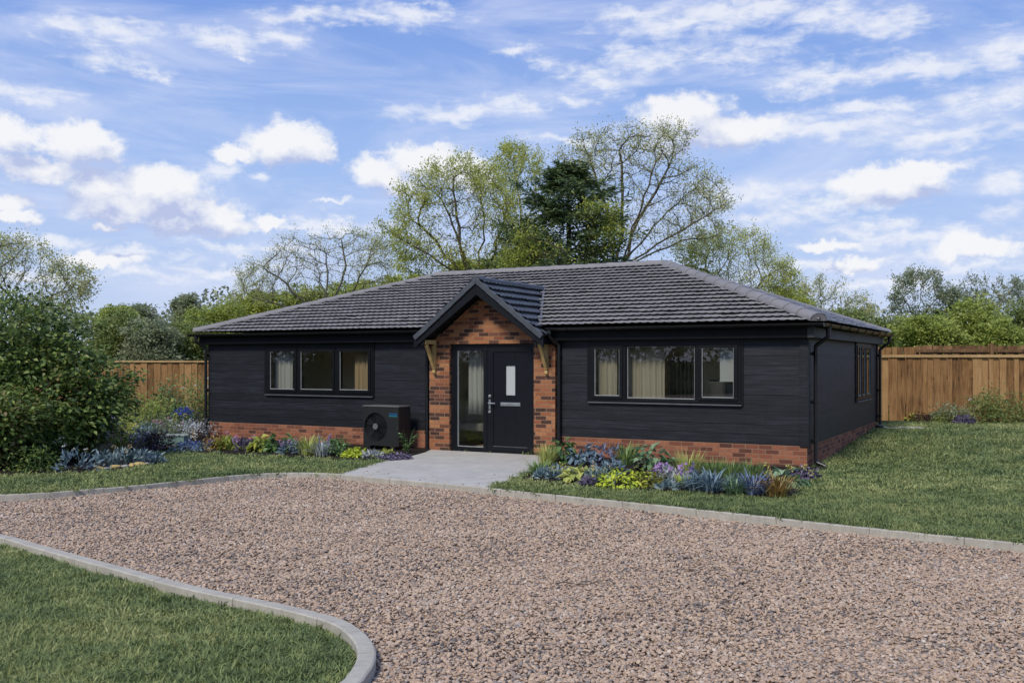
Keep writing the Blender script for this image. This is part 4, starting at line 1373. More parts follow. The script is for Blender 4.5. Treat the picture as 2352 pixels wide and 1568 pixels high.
mb.box(-w2, w2, -dep + .001, dep, h0, h0 + .012); mb.box(-w2, -w2 + .012, -dep + .001, dep, h0 + .012, h1); mb.box(w2 - .012, w2, -dep + .001, dep, h0 + .012, h1); mb.box(-w2 + .012, w2 - .012, dep - .012, dep, h0 + .012, h1)
mb.build('casing', M['hpgrey'], hp)
mb = MB(); mb.box(-w2 - .008, w2 + .008, -dep - .012, dep + .006, h1 + .001, h1 + .028); mb.build('lid', plain('grey_lid', (.115, .112, .11), .5, .1, .5, .1), hp, bevel=.008)
mb = MB()
for k in range(9):
    r_ = .035 + .027 * k
    mb.tube([(fx + r_ * math.cos(2 * math.pi * i / 40), -dep - .004, fz + r_ * math.sin(2 * math.pi * i / 40)) for i in range(41)], .0035, 5, False)
for k in range(8):
    a = math.pi * k / 4 + .2; mb.tube([(fx, -dep - .002, fz), (fx + fr2 * math.cos(a), -dep - .002, fz + fr2 * math.sin(a))], .004, 5)
mb.tube([(fx + fr2 * 1.0 * math.cos(2 * math.pi * i / 48), -dep - .002, fz + fr2 * 1.0 * math.sin(2 * math.pi * i / 48)) for i in range(49)], .008, 6, False)
gr_ = mb.build('fan_grille', M['hpdark'], hp)
mb = MB(); mb.disc((fx, -dep - .006, fz), (0, -1, 0), 0, .062, 0, .012, 8); mb.build('hub_cap', plain('pale_hub', (.13, .13, .13), .5, 0, .4, .1), gr_)
mb = MB(); mb.disc((fx, -dep + .055, fz), (0, -1, 0), 0, fr2 * .98, -.004, 0, 32)
for k in range(5):
    a0 = 2 * math.pi * k / 5
    mb.add([(fx + rr * math.cos(a0 + da), -dep + .05 - tw, fz + rr * math.sin(a0 + da)) for rr, da, tw in ((.06, -.2, 0), (.06, .3, .02), (.25, .45, .025), (.25, -.15, 0))], [(0, 1, 2, 3)])
mb.build('fan', M['hpdark'], hp)
mb = MB(); mb.box(.20, .40, -dep - .004, -dep - .001, .675, .735); bd = mb.build('badge', plain('blue_badge', (.012, .06, .13), .4, 0, .5, .1), hp)
mb = MB(); mb.box(.20, .40, -dep - .006, -dep - .0045, .662, .678); mb.build('badge_stripe', plain('teal_stripe', (.03, .17, .19), .4, 0, .5, .05), bd)
for x in (-.3, .3):
    mb = MB(); mb.box(x - .06, x + .06, -dep - .03, dep + .03, -.02, h0 - .001); mb.build('foot', M['hpdark'], hp, bevel=.008)

# ------------------------------------------------------------------ fences
def fence(label, x0, x1, y, z0, h, seed, mat, capm, bw=(.15, .28), back=False, posts=None, rails_front=False):
    r = random.Random(seed); root = empty('timber_fence', (x0, y, z0)); tag(root, label, 'fence', 'timber fences round the garden')
    mb = MB(); x = 0.0; Lf = x1 - x0; alt = False
    while x < Lf:
        w_ = min(r.uniform(*bw), Lf - x); th_ = r.uniform(.014, .026); off = r.uniform(-.012, .014); top_ = h - r.uniform(0, .012)
        if w_ > .03:
            off = off * .4 + (.012 if alt else -.012); alt = not alt; mb.box(x + .008, x + w_ - .010, -off - th_, -off, r.uniform(0, .02), top_)
        x += w_
    mb.build('boards', mat, root)
    if capm:
        mb = MB(); x = 0
        while x < Lf:
            w_ = min(r.uniform(2.6, 3.4), Lf - x); mb.box(x + .002, x + w_ - .002, -.075, .06, h - .005, h + .062 + r.uniform(-.003, .003)); x += w_
        mb.build('capping_rail', capm, root, bevel=.008)
    for px_ in (posts or []):
        mb = MB(); mb.box(px_ - .05, px_ + .05, .03, .12, -.1, h - .02) if not rails_front else mb.box(px_ - .05, px_ + .05, -.13, -.035, -.1, h + .06)
        mb.build('post', mat, root, bevel=.006)
    if rails_front:
        for zz in (h - .16, h - .9):
            mb = MB(); mb.box(0, Lf, -.075, -.032, zz - .045, zz + .045); mb.build('rail', mat, root, bevel=.005)
    return root


FY = 25.15
fence('golden brown timber fence with pale capping rail behind the right hand lawn', 8.6, 24, FY, .19, 1.68, 31, M['fence'], M['rail'], (.12, .26), posts=[.5, 3.5, 6.5, 9.5, 12.5])
fence('weathered dark fence with front rail showing over the right hand fence', 11.85, 28, 28.4, .2, 2.03, 32, M['fenceback'], None, (.12, .2), posts=[2.2, 4.9, 8.0], rails_front=True)
fence('short pale fence section next to the house showing above the capped fence', 8.8, 12.55, 29.6, .2, 2.0, 33, M['fence'], None, (.14, .24), posts=[1, 3.6], rails_front=False)
fence('brown timber fence between the big shrub and the house at left', -27, -8.6, 35, 0, 1.72, 34, M['fence'], M['rail'], (.17, .27), posts=[3, 6, 9, 12, 15, 18])

# ------------------------------------------------------------------ small things on the ground
o = MB(); o.box(-.085, .085, -.085, .085, -.05, .27); p_ = empty('stub_post', (*G(482, 1003), 0)); p_.rotation_euler = (0, 0, -TH)
x_, y_ = hw(-.04, -.30); p_.location = (x_, y_, 0)
tag(p_, 'short square wooden stub post with pale cap at the left house corner', 'post')
o.build('shaft', M['post'], p_, bevel=.008)
o = MB(); o.box(-.10, .10, -.10, .10, .271, .305); o.build('cap', plain('pale_cap', (.45, .40, .34), .8), p_, bevel=.006)
a = G(447, 1012); b = Vector((x_ - .12, y_, .0))
o = MB(); o.tube([(0, 0, .03), (b.x - a[0], b.y - a[1], .24)], .022, 8); o = o.build('wooden_stake', M['rail'], None, smooth=True); o.location = (a[0], a[1], .0)
tag(o, 'pale wooden stake leaning towards the stub post at the left corner', 'stake')
tr_ = empty('trough', (*G(398, 1024), .02)); tag(tr_, 'low pale green trough standing on the soil by the blue flowers', 'trough')
gm = plain('pale_green_paint', (.20, .30, .25), .6)
o = MB(); o.box(-.26, .26, -.12, -.09, 0, .2); o.box(-.26, .26, .09, .12, 0, .2); o.box(-.26, -.23, -.09, .09, 0, .2); o.box(.23, .26, -.09, .09, 0, .2); o.box(-.23, .23, -.09, .09, 0, .02); o.build('body', gm, tr_, bevel=.006)
o = MB(); o.box(-.23, .23, -.09, .09, .02, .16); o.build('soil', M['soil'], tr_)
o = MB(); o.box(-.28, .28, -.14, -.085, .201, .222); o.box(-.28, .28, .085, .14, .201, .222); o.build('rim', plain('pale_rim', (.42, .48, .44), .6), tr_)
o = MB(); o.box(-.5, .5, -.09, .09, 0, .035); o = o.build('plank', M['post'], None, bevel=.006); o.location = (*G(408, 1031), .025); o.rotation_euler = (0, 0, -.12)
tag(o, 'weathered plank lying flat in front of the pale green trough', 'plank')
dc = empty('drain_cover', (*hw(W + .42, D + .2), .20)); tag(dc, 'pale grey drain slab on the lawn at the back corner of the house', 'drain cover')
o = MB(); o.box(-.32, .55, -.22, .22, 0, .045); o.build('slab', M['kerb'], dc, bevel=.008)
o = MB(); o.box(-.22, .0, -.1, .1, .046, .052); o.build('grate', M['hpdark'], dc)
gp = empty('gully_pot', (*hw(W + .10, D - .22), .16)); tag(gp, 'small dark gully pot on the grass under the far downpipe', 'gully')
o = MB(); o.tube([(0, 0, -.02), (0, 0, .14)], [.085, .075], 14); o.build('pot', M['blackpipe'], gp)
o = MB(); o.disc((0, 0, .14), (0, 0, 1), .05, .085, 0, .012, 16); o.build('rim', plain('grey_rim', (.16, .17, .2), .5), gp)
o = MB(); r = random.Random(5); px_ = G(1278, 1346, GRAVEL_Z); pts = []; rs = []
for i in range(12):
    pts.append((i * .042, .02 * math.sin(i * .9) + r.uniform(-.006, .006), .012 + .006 * math.sin(i))); rs.append(.0045 * (1 - i / 15))
o.tube(pts, rs, 6); o.tube([pts[4], (pts[4][0] + .07, pts[4][1] + .05, .02), (pts[4][0] + .11, pts[4][1] + .06, .016)], [.003, .0025, .001], 5)
o = o.build('twig', M['stem'], None, smooth=True); o.location = (*px_, GRAVEL_Z + .012); tag(o, 'thin dark twig lying on the gravel in the middle of the drive', 'twig')
# ------------------------------------------------------------------ foliage builders
def unit(a): return a / np.maximum(np.linalg.norm(a, axis=-1, keepdims=True), 1e-9)


def leaves_np(P_, Dv, Nv, Lg, Wd, fold=.18, droop=.0):
    """pointed leaves folded along the midrib; one island each"""
    n = len(P_); Lg = np.broadcast_to(np.asarray(Lg, float), (n,))[:, None]; Wd = np.broadcast_to(np.asarray(Wd, float), (n,))[:, None]
    S_ = unit(np.cross(Dv, Nv)); N2 = unit(np.cross(S_, Dv))
    tip = P_ + Dv * Lg - N2 * Lg * droop
    mid = P_ + Dv * Lg * .42
    l_ = mid - S_ * Wd * .5 + N2 * Wd * fold; r_ = mid + S_ * Wd * .5 + N2 * Wd * fold
    V = np.stack([P_, r_, tip, l_], 1).reshape(-1, 3)
    b = np.arange(n)[:, None] * 4
    F = np.concatenate([b + np.array([[0, 1, 2]]), b + np.array([[0, 2, 3]])])
    return V, F


def blades_np(r, n, h, spread, w, arch=.5, rad=.05, segs=5, droop=.35):
    a = r.uniform(0, 6.283, n); out_ = np.stack([np.cos(a), np.sin(a), 0 * a], 1); sd_ = np.stack([-np.sin(a), np.cos(a), 0 * a], 1)
    hh = h * r.uniform(.6, 1.08, n); sp = spread * r.uniform(.25, 1.1, n); base = out_ * (rad * r.uniform(0, 1, n))[:, None]
    dr = droop * r.uniform(.2, 1.2, n); ws = w * r.uniform(.7, 1.2, n)
    V = []
    for k in range(segs + 1):
        t_ = k / segs
        c = base + out_ * (sp * t_ ** 1.5)[:, None] + np.array([0, 0, 1.]) * (hh * (t_ - dr * t_ ** 3) / (1 - dr * .6))[:, None]
        wd = ws * (.75 + .5 * t_) * (1 - t_ ** 2.2) + .0006
        tw = sd_ + np.array([0, 0, .25]) * np.sin(a * 3)[:, None]
        V.append(c - tw * wd[:, None] * .5); V.append(c + tw * wd[:, None] * .5)
    V = np.stack(V, 1); m = 2 * (segs + 1)
    b = np.arange(n)[:, None] * m; F = []
    for k in range(segs): F.append(b + np.array([[2 * k, 2 * k + 1, 2 * k + 3, 2 * k + 2]]))
    return V.reshape(-1, 3), np.concatenate(F)


def join(parts):
    V, F, o = [], [], 0
    for v, f in parts:
        V.append(v); F.append(f + o); o += len(v)
    return np.concatenate(V), F


def stems_mesh(name, segs_, n=5):
    mb = MB()
    for pts, rs in segs_: mb.tube(pts, rs, n, False)
    me = bpy.data.meshes.new(name); me.from_pydata(mb.v, [], mb.f)
    for p in me.polygons: p.use_smooth = True
    return me


def dome(r, n, w, h, low=.0):
    """points and outward directions over a mound"""
    a = r.uniform(0, 6.283, n); u = r.uniform(low, 1, n); el = np.arcsin(u)
    d = np.stack([np.cos(a) * np.cos(el), np.sin(a) * np.cos(el), np.sin(el)], 1)
    k = r.uniform(.55, 1.03, n)[:, None] * (1 + .18 * np.sin(3 * a + n) * np.cos(el))[:, None]
    return d * k * np.array([w / 2, w / 2, h]), d


def plant(name, cat, label, px, py, kind, w, h, mat, z0=None, flower=None, seed=0, group=None, n=None, leaf=None):
    """one garden plant standing where the picture shows its foot"""
    zz = 0.03 if z0 is None else z0
    x, y = G(px, py, zz); r = np.random.default_rng(seed * 7 + 13)
    parts = []
    if kind == 'blade':
        nb = n or 75
        parts.append(blades_np(r, nb, h, w * .42, leaf or .024, rad=w * .24, droop=.5)); parts.append(blades_np(r, nb // 2, h * .55, w * .5, leaf or .022, rad=w * .2, droop=.6))
    elif kind == 'upright':
        nb = n or 190
        parts.append(blades_np(r, nb, h, w * .30, leaf or .010, rad=w * .25, droop=.12))
    elif kind == 'rosette':
        nb = n or 120
        P_, d = dome(r, nb, w * .75, h * .7, -.05); lf = leaf or .10
        nv = unit(d + r.normal(0, .35, d.shape) + np.array([0, 0, .6])); dv = unit(d + np.array([0, 0, .25]) + r.normal(0, .35, d.shape))
        parts.append(leaves_np(P_, dv, nv, lf * r.uniform(.7, 1.3, nb), lf * .42 * r.uniform(.8, 1.2, nb), .15, .15))
    elif kind == 'hosta':
        nb = n or 70
        P_, d = dome(r, nb, w * .6, h * .75, .1); lf = leaf or .17
        nv = unit(np.array([0, 0, 1.]) + d * .5 + r.normal(0, .2, d.shape)); dv = unit(d * np.array([1, 1, .3]) + np.array([0, 0, -.25]) + r.normal(0, .25, d.shape))
        parts.append(leaves_np(P_, dv, nv, lf * r.uniform(.7, 1.25, nb), lf * .6 * r.uniform(.8, 1.2, nb), .2, .3))
        parts.append(blades_np(r, nb // 2, h * .6, w * .3, .008, rad=w * .08, segs=3))
    elif kind == 'mound':
        nb = n or 460
        P_, d = dome(r, nb, w, h, -.05); lf = leaf or .085
        nv = unit(d + np.array([0, 0, .5]) + r.normal(0, .25, d.shape)); dv = unit(d * np.array([1, 1, .2]) + np.array([0, 0, -.3]) + r.normal(0, .3, d.shape))
        parts.append(leaves_np(P_, dv, nv, lf * r.uniform(.6, 1.3, nb), lf * .45, .15, .1))
    elif kind == 'bush':
        nb = n or 420; lf = leaf or .075; K = 12
        c, cd = dome(r, K, w * .7, h * .8, .0); c[:, 2] += h * .05
        idx = r.integers(0, K, nb); off = r.normal(0, 1, (nb, 3)) * np.array([w, w, h]) * .12
        P_ = c[idx] + off; P_[:, 2] = np.abs(P_[:, 2]); d = unit(P_ / np.array([w, w, h]) + 1e-3)
        nv = unit(d + np.array([0, 0, .7]) + r.normal(0, .4, d.shape)); dv = unit(d * np.array([1, 1, .2]) + r.normal(0, .5, d.shape))
        parts.append(leaves_np(P_, dv, nv, lf * r.uniform(.6, 1.3, nb), lf * .5, .15, .15))
    elif kind == 'sprig':
        nb = n or 90; lf = leaf or .09; ns = 4
        segs_ = []; P_, dv = [], []
        for k in range(ns):
            a = r.uniform(0, 6.28); tip = np.array([math.cos(a) * w * .35, math.sin(a) * w * .35, h * r.uniform(.7, 1.05)])
            for j in range(nb // ns):
                t_ = r.uniform(.12, 1); p = tip * np.array([t_ ** 1.4, t_ ** 1.4, t_]); P_.append(p)
                b = r.uniform(0, 6.28); dv.append([math.cos(b), math.sin(b), r.uniform(.0, .7)])
        P_ = np.array(P_); dv = unit(np.array(dv)); nv = unit(np.array([0, 0, 1.]) + r.normal(0, .35, dv.shape))
        parts.append(leaves_np(P_, dv, nv, lf * r.uniform(.6, 1.2, len(P_)) * (1.15 - P_[:, 2] / h * .5), lf * .42, .15, .15))
        parts.append(blades_np(r, 7, h, w * .3, .010, rad=.02, droop=.05))
    V, F = join(parts)
    o = empty(name, (x, y, zz - .01)); tag(o, label, cat, group)
    link('foliage', mesh_np(name + '_foliage', V, F), mat, o)
    if flower:
        fm, nf, fs, style = flower
        for i in range(nf):
            a = r.uniform(0, 6.283); rr = w * .42 * math.sqrt(r.uniform(.02, 1)); q = np.array([rr * math.cos(a), rr * math.sin(a), h * (.82 if style != 'spike' else 1.05) * r.uniform(.72, 1.08)])
            m_ = 26 if style == 'ball' else (34 if style == 'spike' else 9)
            if style == 'ball': Pq, d = dome(r, m_, fs, fs * .5, -1)
            elif style == 'spike':
                Pq, d = dome(r, m_, fs * .5, fs * .25, -1); Pq[:, 2] = r.uniform(-fs, fs, m_); Pq[:, :2] *= (1.1 - (Pq[:, 2:3] / fs + 1) * .45)
            else:
                Pq, d = dome(r, m_, fs * .5, fs * .2, .1)
            v1, f1 = leaves_np(Pq + q, unit(d + r.normal(0, .3, d.shape)), unit(d[:, [1, 2, 0]] + .1), fs * (.33 if style != 'daisy' else .55), fs * (.22 if style != 'daisy' else .3), .1)
            stalk = np.array([[q[0] * .5 - .003, q[1] * .5, h * .25], [q[0] * .5 + .003, q[1] * .5, h * .25], [q[0] + .002, q[1], q[2]], [q[0] - .002, q[1], q[2]]])
            fo = link('blossom', mesh_np('blossom', v1, [f1]), FL[fm], o)
    return o


# ------------------------------------------------------------------ planting by the house
RB, LB, FB, BB = 'plants in the right hand front bed', 'plants in the bed under the left window', 'plants in the far left bed', 'plants along the right hand fence'
ROWS = [
    # right-hand front bed
    ('grass_clump', 'plant', 'pale yellow green grass clump against the right hand brick pier beside the door', 1256, 1066, 'upright', .42, .50, 'yelgrass', None, RB),
    ('strappy_plant', 'plant', 'small green strappy plant at the corner of the path and the soil bed', 1238, 1089, 'blade', .40, .30, 'grassgreen', None, RB),
    ('leafy_plant', 'plant', 'tall green broad leaved plant at the foot of the downpipe right of the door', 1290, 1061, 'hosta', .45, .62, 'green', None, RB),
    ('rosette_plant', 'plant', 'low dark green rosette closest to the path edge', 1252, 1096, 'rosette', .30, .20, 'bluegrey', None, RB),
    ('leafy_plant', 'plant', 'large blue green cabbage leaved mound under the right hand window near the pier', 1338, 1063, 'hosta', .72, .52, 'blue', None, RB),
    ('leafy_plant', 'plant', 'violet blue leafy mound under the left end of the right hand window', 1392, 1064, 'rosette', .66, .56, 'violetblue', None, RB),
    ('rosette_plant', 'plant', 'grey green rosette with yellow flowers in front of the blue green mound', 1283, 1097, 'rosette', .36, .27, 'bluegrey', ('yellow', 5, .06, 'ball'), RB),
    ('hosta', 'plant', 'pale yellow green hosta with broad ribbed leaves at the lawn edge', 1332, 1104, 'hosta', .46, .33, 'yelgrass', ('yellow', 4, .06, 'ball'), RB),
    ('rosette_plant', 'plant', 'blue green rosette with peach and yellow flowers left of the golden mound', 1374, 1108, 'rosette', .44, .36, 'bluegrey', ('peach', 5, .06, 'ball'), RB),
    ('rosette_plant', 'plant', 'dusky pink tinged rosette tucked between the hosta and the golden mound', 1354, 1113, 'rosette', .22, .12, 'purpleleaf', None, RB),
    ('golden_mound', 'plant', 'bright golden yellow mound of drooping leaves, brightest plant of the bed', 1430, 1114, 'mound', .56, .30, 'lime', None, RB),
    ('strappy_plant', 'plant', 'yellow green strap leaved plant behind the golden mound against the plinth', 1438, 1066, 'blade', .46, .52, 'grassgreen', None, RB),
    ('hosta', 'plant', 'big mid green hosta with curling leaves below the centre of the right hand window', 1494, 1074, 'hosta', .72, .56, 'hosta', None, RB),
    ('rosette_plant', 'plant', 'dark blue leaved plant between the golden mound and the violet blue mound', 1410, 1085, 'rosette', .38, .30, 'blue', None, RB),
    ('sparse_plant', 'plant', 'thin brownish leaved plant in the gap right behind the golden mound', 1462, 1091, 'sprig', .30, .34, 'maroon', None, RB),
    ('low_plant', 'plant', 'low olive green feathery plant just right of the golden mound', 1490, 1113, 'mound', .38, .24, 'olive', ('yellow', 2, .05, 'ball'), RB),
    ('flowering_plant', 'plant', 'plant with lilac purple flower heads in the middle of the bed', 1536, 1112, 'rosette', .40, .34, 'silver', ('purple', 7, .15, 'ball'), RB),
    ('rosette_plant', 'plant', 'small grey green rosette under the lilac purple flowers at the lawn edge', 1538, 1122, 'rosette', .24, .12, 'bluegrey', None, RB),
    ('grass_clump', 'plant', 'tall pale yellow feathery grass right of the lilac purple flowers', 1578, 1094, 'upright', .50, .56, 'yelgrass', None, RB),
    ('low_plant', 'plant', 'small yellow green tuft in front of the tall pale yellow grass', 1566, 1116, 'blade', .22, .24, 'lime', None, RB),
    ('flowering_plant', 'plant', 'small blue violet flower spike beside the tall pale yellow grass', 1594, 1108, 'upright', .14, .28, 'bluegrey', ('violet', 2, .10, 'spike'), RB),
    ('grass_clump', 'plant', 'leftmost of three fresh green grass clumps against the plinth', 1634, 1096, 'upright', .46, .42, 'grassgreen', None, RB),
    ('grass_clump', 'plant', 'middle one of three fresh green grass clumps against the plinth', 1678, 1100, 'upright', .46, .40, 'grassgreen', None, RB),
    ('grass_clump', 'plant', 'rightmost of three fresh green grass clumps against the plinth', 1724, 1103, 'upright', .44, .42, 'grassgreen', None, RB),
    ('strappy_plant', 'plant', 'blue grey strappy clump first in the row right of the lilac purple flowers', 1594, 1123, 'blade', .42, .32, 'bluegrey', None, RB),
    ('strappy_plant', 'plant', 'largest blue strappy clump in the row along the lawn edge', 1636, 1127, 'blade', .58, .42, 'blue', None, RB),
    ('strappy_plant', 'plant', 'sparse green striped strappy clump between two bluer clumps', 1688, 1132, 'blade', .42, .30, 'hosta', None, RB),
    ('strappy_plant', 'plant', 'deep violet blue strappy clump next to the bronze plant', 1730, 1134, 'blade', .50, .40, 'violetblue', None, RB),
    ('bronze_plant', 'plant', 'bronze orange spiky plant at the right front tip of the bed', 1783, 1137, 'blade', .48, .42, 'bronze', None, RB),
    ('hosta', 'plant', 'green hosta with yellow flowers near the front right house corner', 1800, 1115, 'hosta', .60, .40, 'hosta', ('yellow', 6, .07, 'ball'), RB),
    ('low_plant', 'plant', 'thin pinkish stemmed plant left of the bronze spiky plant', 1762, 1131, 'sprig', .24, .26, 'purpleleaf', None, RB),
    ('rosette_plant', 'plant', 'grey lilac low plant at the very foot of the front right house corner', 1846, 1096, 'mound', .26, .18, 'purpleleaf', None, RB),
    # bed under the left window
    ('blue_flower_patch', 'plant', 'low patch of bright blue flowers at the left end of the bed', 446, 1032, 'mound', .62, .20, 'bluegrey', ('blue', 12, .10, 'ball'), LB),
    ('leafy_plant', 'plant', 'reddish green leafy plant first right of the blue flower patch', 498, 1032, 'bush', .42, .34, 'bronze', None, LB),
    ('leafy_plant', 'plant', 'yellow green leafy plant with one pink flower near the left corner', 528, 1032, 'bush', .42, .40, 'yellowgreen', ('pink', 2, .11, 'ball'), LB),
    ('flowering_plant', 'plant', 'dusky purple leaved plant among yellow green neighbours under the left window', 563, 1034, 'rosette', .40, .36, 'purpleleaf', ('purple', 3, .10, 'ball'), LB),
    ('leafy_plant', 'plant', 'yellow green upright plant right of the dusky purple one', 597, 1035, 'hosta', .44, .44, 'yellowgreen', None, LB),
    ('leafy_plant', 'plant', 'tallest fresh green leafy plant below the middle pane of the left window', 640, 1036, 'hosta', .62, .56, 'green', None, LB),
    ('flowering_plant', 'plant', 'blue grey plant with lilac flowers left of the spiky lime grass', 668, 1041, 'rosette', .44, .34, 'blue', ('purple', 4, .08, 'ball'), LB),
    ('spiky_plant', 'plant', 'spiky pale lime fountain grass under the right pane of the left window', 707, 1043, 'blade', .50, .50, 'yelgrass', None, LB),
    ('spiky_plant', 'plant', 'silvery blue spiky plant right of the lime fountain grass', 741, 1045, 'blade', .44, .38, 'silver', ('violet', 3, .08, 'spike'), LB),
    ('leafy_plant', 'plant', 'dark green leafy shrublet just left of the heat pump', 781, 1043, 'bush', .52, .42, 'green', None, LB),
    ('golden_plant', 'plant', 'bright yellow low plant in front of the heat pump', 818, 1047, 'mound', .40, .18, 'lime', None, LB),
    ('silver_plant', 'plant', 'silver white low plant right of the bright yellow one', 855, 1050, 'rosette', .34, .15, 'silver', ('white', 5, .05, 'daisy'), LB),
    ('low_plant', 'plant', 'yellow green creeping plant below the right edge of the heat pump', 884, 1047, 'mound', .32, .12, 'yellowgreen', None, LB),
    ('low_plant', 'plant', 'grey lilac creeping plant along the edge of the concrete path', 905, 1051, 'mound', .44, .10, 'purpleleaf', None, LB),
    ('leafy_sprig', 'plant', 'tall dark green sprig between the heat pump and the downpipe', 936, 1040, 'sprig', .46, .58, 'green', None, LB),
    # far-left bed
    ('blue_grey_plant', 'plant', 'big blue grey leafy clump at the lawn edge below the large shrub', 176, 1080, 'rosette', .66, .44, 'blue', ('white', 3, .06, 'daisy'), FB),
    ('blue_grey_plant', 'plant', 'blue green rosette nearest to the big blue grey clump', 243, 1068, 'rosette', .42, .32, 'bluegrey', None, FB),
    ('blue_grey_plant', 'plant', 'middle blue green rosette with cream flowers behind the stones', 282, 1066, 'rosette', .42, .33, 'bluegrey', ('peach', 4, .06, 'ball'), FB),
    ('blue_grey_plant', 'plant', 'third blue green rosette in the row behind the stones', 316, 1063, 'rosette', .36, .28, 'bluegrey', None, FB),
    ('blue_grey_plant', 'plant', 'small blue grey tuft at the pointed end of the stone row', 350, 1062, 'rosette', .36, .20, 'blue', None, FB),
    ('spiky_shrub', 'plant', 'tall spiky green fountain plant behind the big blue grey clump', 196, 1048, 'blade', 1.0, .86, 'olive', None, FB),
    ('fern', 'plant', 'arching olive yellow fern right of the tall spiky fountain plant', 278, 1040, 'blade', .95, .46, 'olive', None, FB),
    ('dark_plant', 'plant', 'dark purple blue mound right of the arching fern', 326, 1036, 'mound', .46, .34, 'purpleleaf', ('violet', 4, .08, 'ball'), FB),
    ('dark_plant', 'plant', 'blackish maroon bushy mound left of the pale green trough', 366, 1035, 'bush', .52, .44, 'maroon', None, FB),
    ('flowering_plant', 'plant', 'yellow flowering plant at the middle of the far left bed', 307, 1013, 'rosette', .36, .42, 'yellowgreen', ('yellow', 5, .10, 'ball'), FB),
    ('leafy_plant', 'plant', 'teal green leafy clump behind the dark purple mound', 345, 1012, 'bush', .80, .48, 'bluegrey', None, FB),
    ('leafy_plant', 'plant', 'grey lilac flowering clump behind the pale green trough', 396, 1010, 'bush', .80, .52, 'hedgegrey', ('pink', 5, .09, 'ball'), FB),
    ('leafy_plant', 'plant', 'silvery green clump left of the stub post at the house corner', 440, 1006, 'bush', .90, .56, 'silver', ('yellow', 3, .09, 'ball'), FB),
    ('blue_flower_shrub', 'shrub', 'small shrub with deep blue flowers behind the silvery green clump', 412, 985, 'bush', .62, .55, 'green', ('blue', 11, .16, 'ball'), FB),
    ('green_shrub', 'shrub', 'broad bright green shrub in front of the left fence beside the large shrub', 312, 985, 'bush', 1.75, 1.05, 'hedgebright', None, FB),
    ('green_shrub', 'shrub', 'dark green shrub against the left fence right of its middle', 396, 960, 'bush', 1.1, 1.15, 'green', None, FB),
    ('green_shrub', 'shrub', 'tall leafy shrub hard by the left corner of the house', 448, 972, 'bush', 1.1, 1.35, 'hedge', ('white', 4, .1, 'daisy'), FB),
    ('green_shrub', 'shrub', 'thin yellow green sprig shrub in front of the left fence', 356, 962, 'sprig', .9, 1.0, 'yellowgreen', None, FB),
    ('flowering_plant', 'plant', 'small lilac flower spikes behind the arching fern', 237, 1016, 'upright', .34, .45, 'bluegrey', ('purple', 4, .14, 'spike'), FB),
    ('blue_grey_plant', 'plant', 'dusky blue leafy plant in the shade at the foot of the large shrub', 226, 995, 'bush', .62, .60, 'blue', None, FB),
    ('shade_plant', 'plant', 'dark green leafy plant in the shade left of the big blue grey clump', 88, 1078, 'bush', .75, .40, 'shrub', None, FB),
    ('flowering_plant', 'plant', 'plant with pale pink white flowers left above the big blue grey clump', 122, 1068, 'sprig', .40, .46, 'green', ('white', 6, .09, 'daisy'), FB),
    # along the right-hand fence
    ('low_plant', 'plant', 'yellow green tuft next to the far downpipe at the fence', 2029, 963, 'mound', .42, .32, 'lime', None, BB),
    ('low_plant', 'plant', 'dusky purple plant second from the house along the right fence', 2050, 962, 'bush', .50, .34, 'purpleleaf', None, BB),
    ('green_shrub', 'shrub', 'small round green shrub near the house along the right fence', 2068, 963, 'bush', .62, .52, 'green', ('peach', 2, .1, 'ball'), BB),
    ('low_plant', 'plant', 'low yellow green plant right of the small round shrub', 2094, 964, 'mound', .55, .24, 'yellowgreen', None, BB),
    ('leafy_sprig', 'plant', 'thin tall sprig plant halfway along the visible right fence', 2124, 964, 'sprig', .50, .58, 'hedgebright', ('white', 3, .1, 'daisy'), BB),
    ('low_plant', 'plant', 'low dark plant at the foot of the thin tall sprig', 2112, 965, 'mound', .5, .22, 'maroon', None, BB),
    ('low_plant', 'plant', 'grey green upright plant right of the thin tall sprig', 2152, 966, 'bush', .42, .32, 'hedgegrey', None, BB),
    ('low_plant', 'plant', 'low yellow green mound just left of the wide dark bushes', 2172, 967, 'mound', .48, .26, 'hedgebright', None, BB),
    ('fence_bush', 'shrub', 'first wide grey green bush of the row along the right fence', 2200, 968, 'bush', .82, .62, 'hedgegrey', ('white', 2, .1, 'daisy'), BB),
    ('fence_bush', 'shrub', 'wide dark green bush in the middle of the row along the right fence', 2244, 969, 'bush', .95, .66, 'hedge', None, BB),
    ('fence_bush', 'shrub', 'tallest dark green bush of the row along the right fence', 2284, 969, 'bush', .85, .88, 'hedge', None, BB),
    ('fence_bush', 'shrub', 'dark bush with loose upright shoots at the right edge of the photo', 2334, 969, 'bush', 1.0, .72, 'hedge', None, BB),
    ('low_plant', 'plant', 'low violet flowered plant in front of the wide fence bushes', 2216, 972, 'mound', .36, .20, 'purpleleaf', ('violet', 3, .08, 'ball'), BB),
]
for i, (nm, cat, lab, px, py, kind, w, h, mt, fl, grp) in enumerate(ROWS):
    nn = None; lf = None
    if kind == 'bush': nn = int(420 + 700 * w * h); lf = .055 + .03 * h
    plant(nm, cat, lab, px, py, kind, w * (1.5 if grp == RB else 1.42 if grp == LB else 1.35), h * ((.76 if kind == 'upright' else .84) if grp in (RB, LB) else 1.08), L[mt], .03 if grp != BB else .23, fl, i, grp, nn, lf)
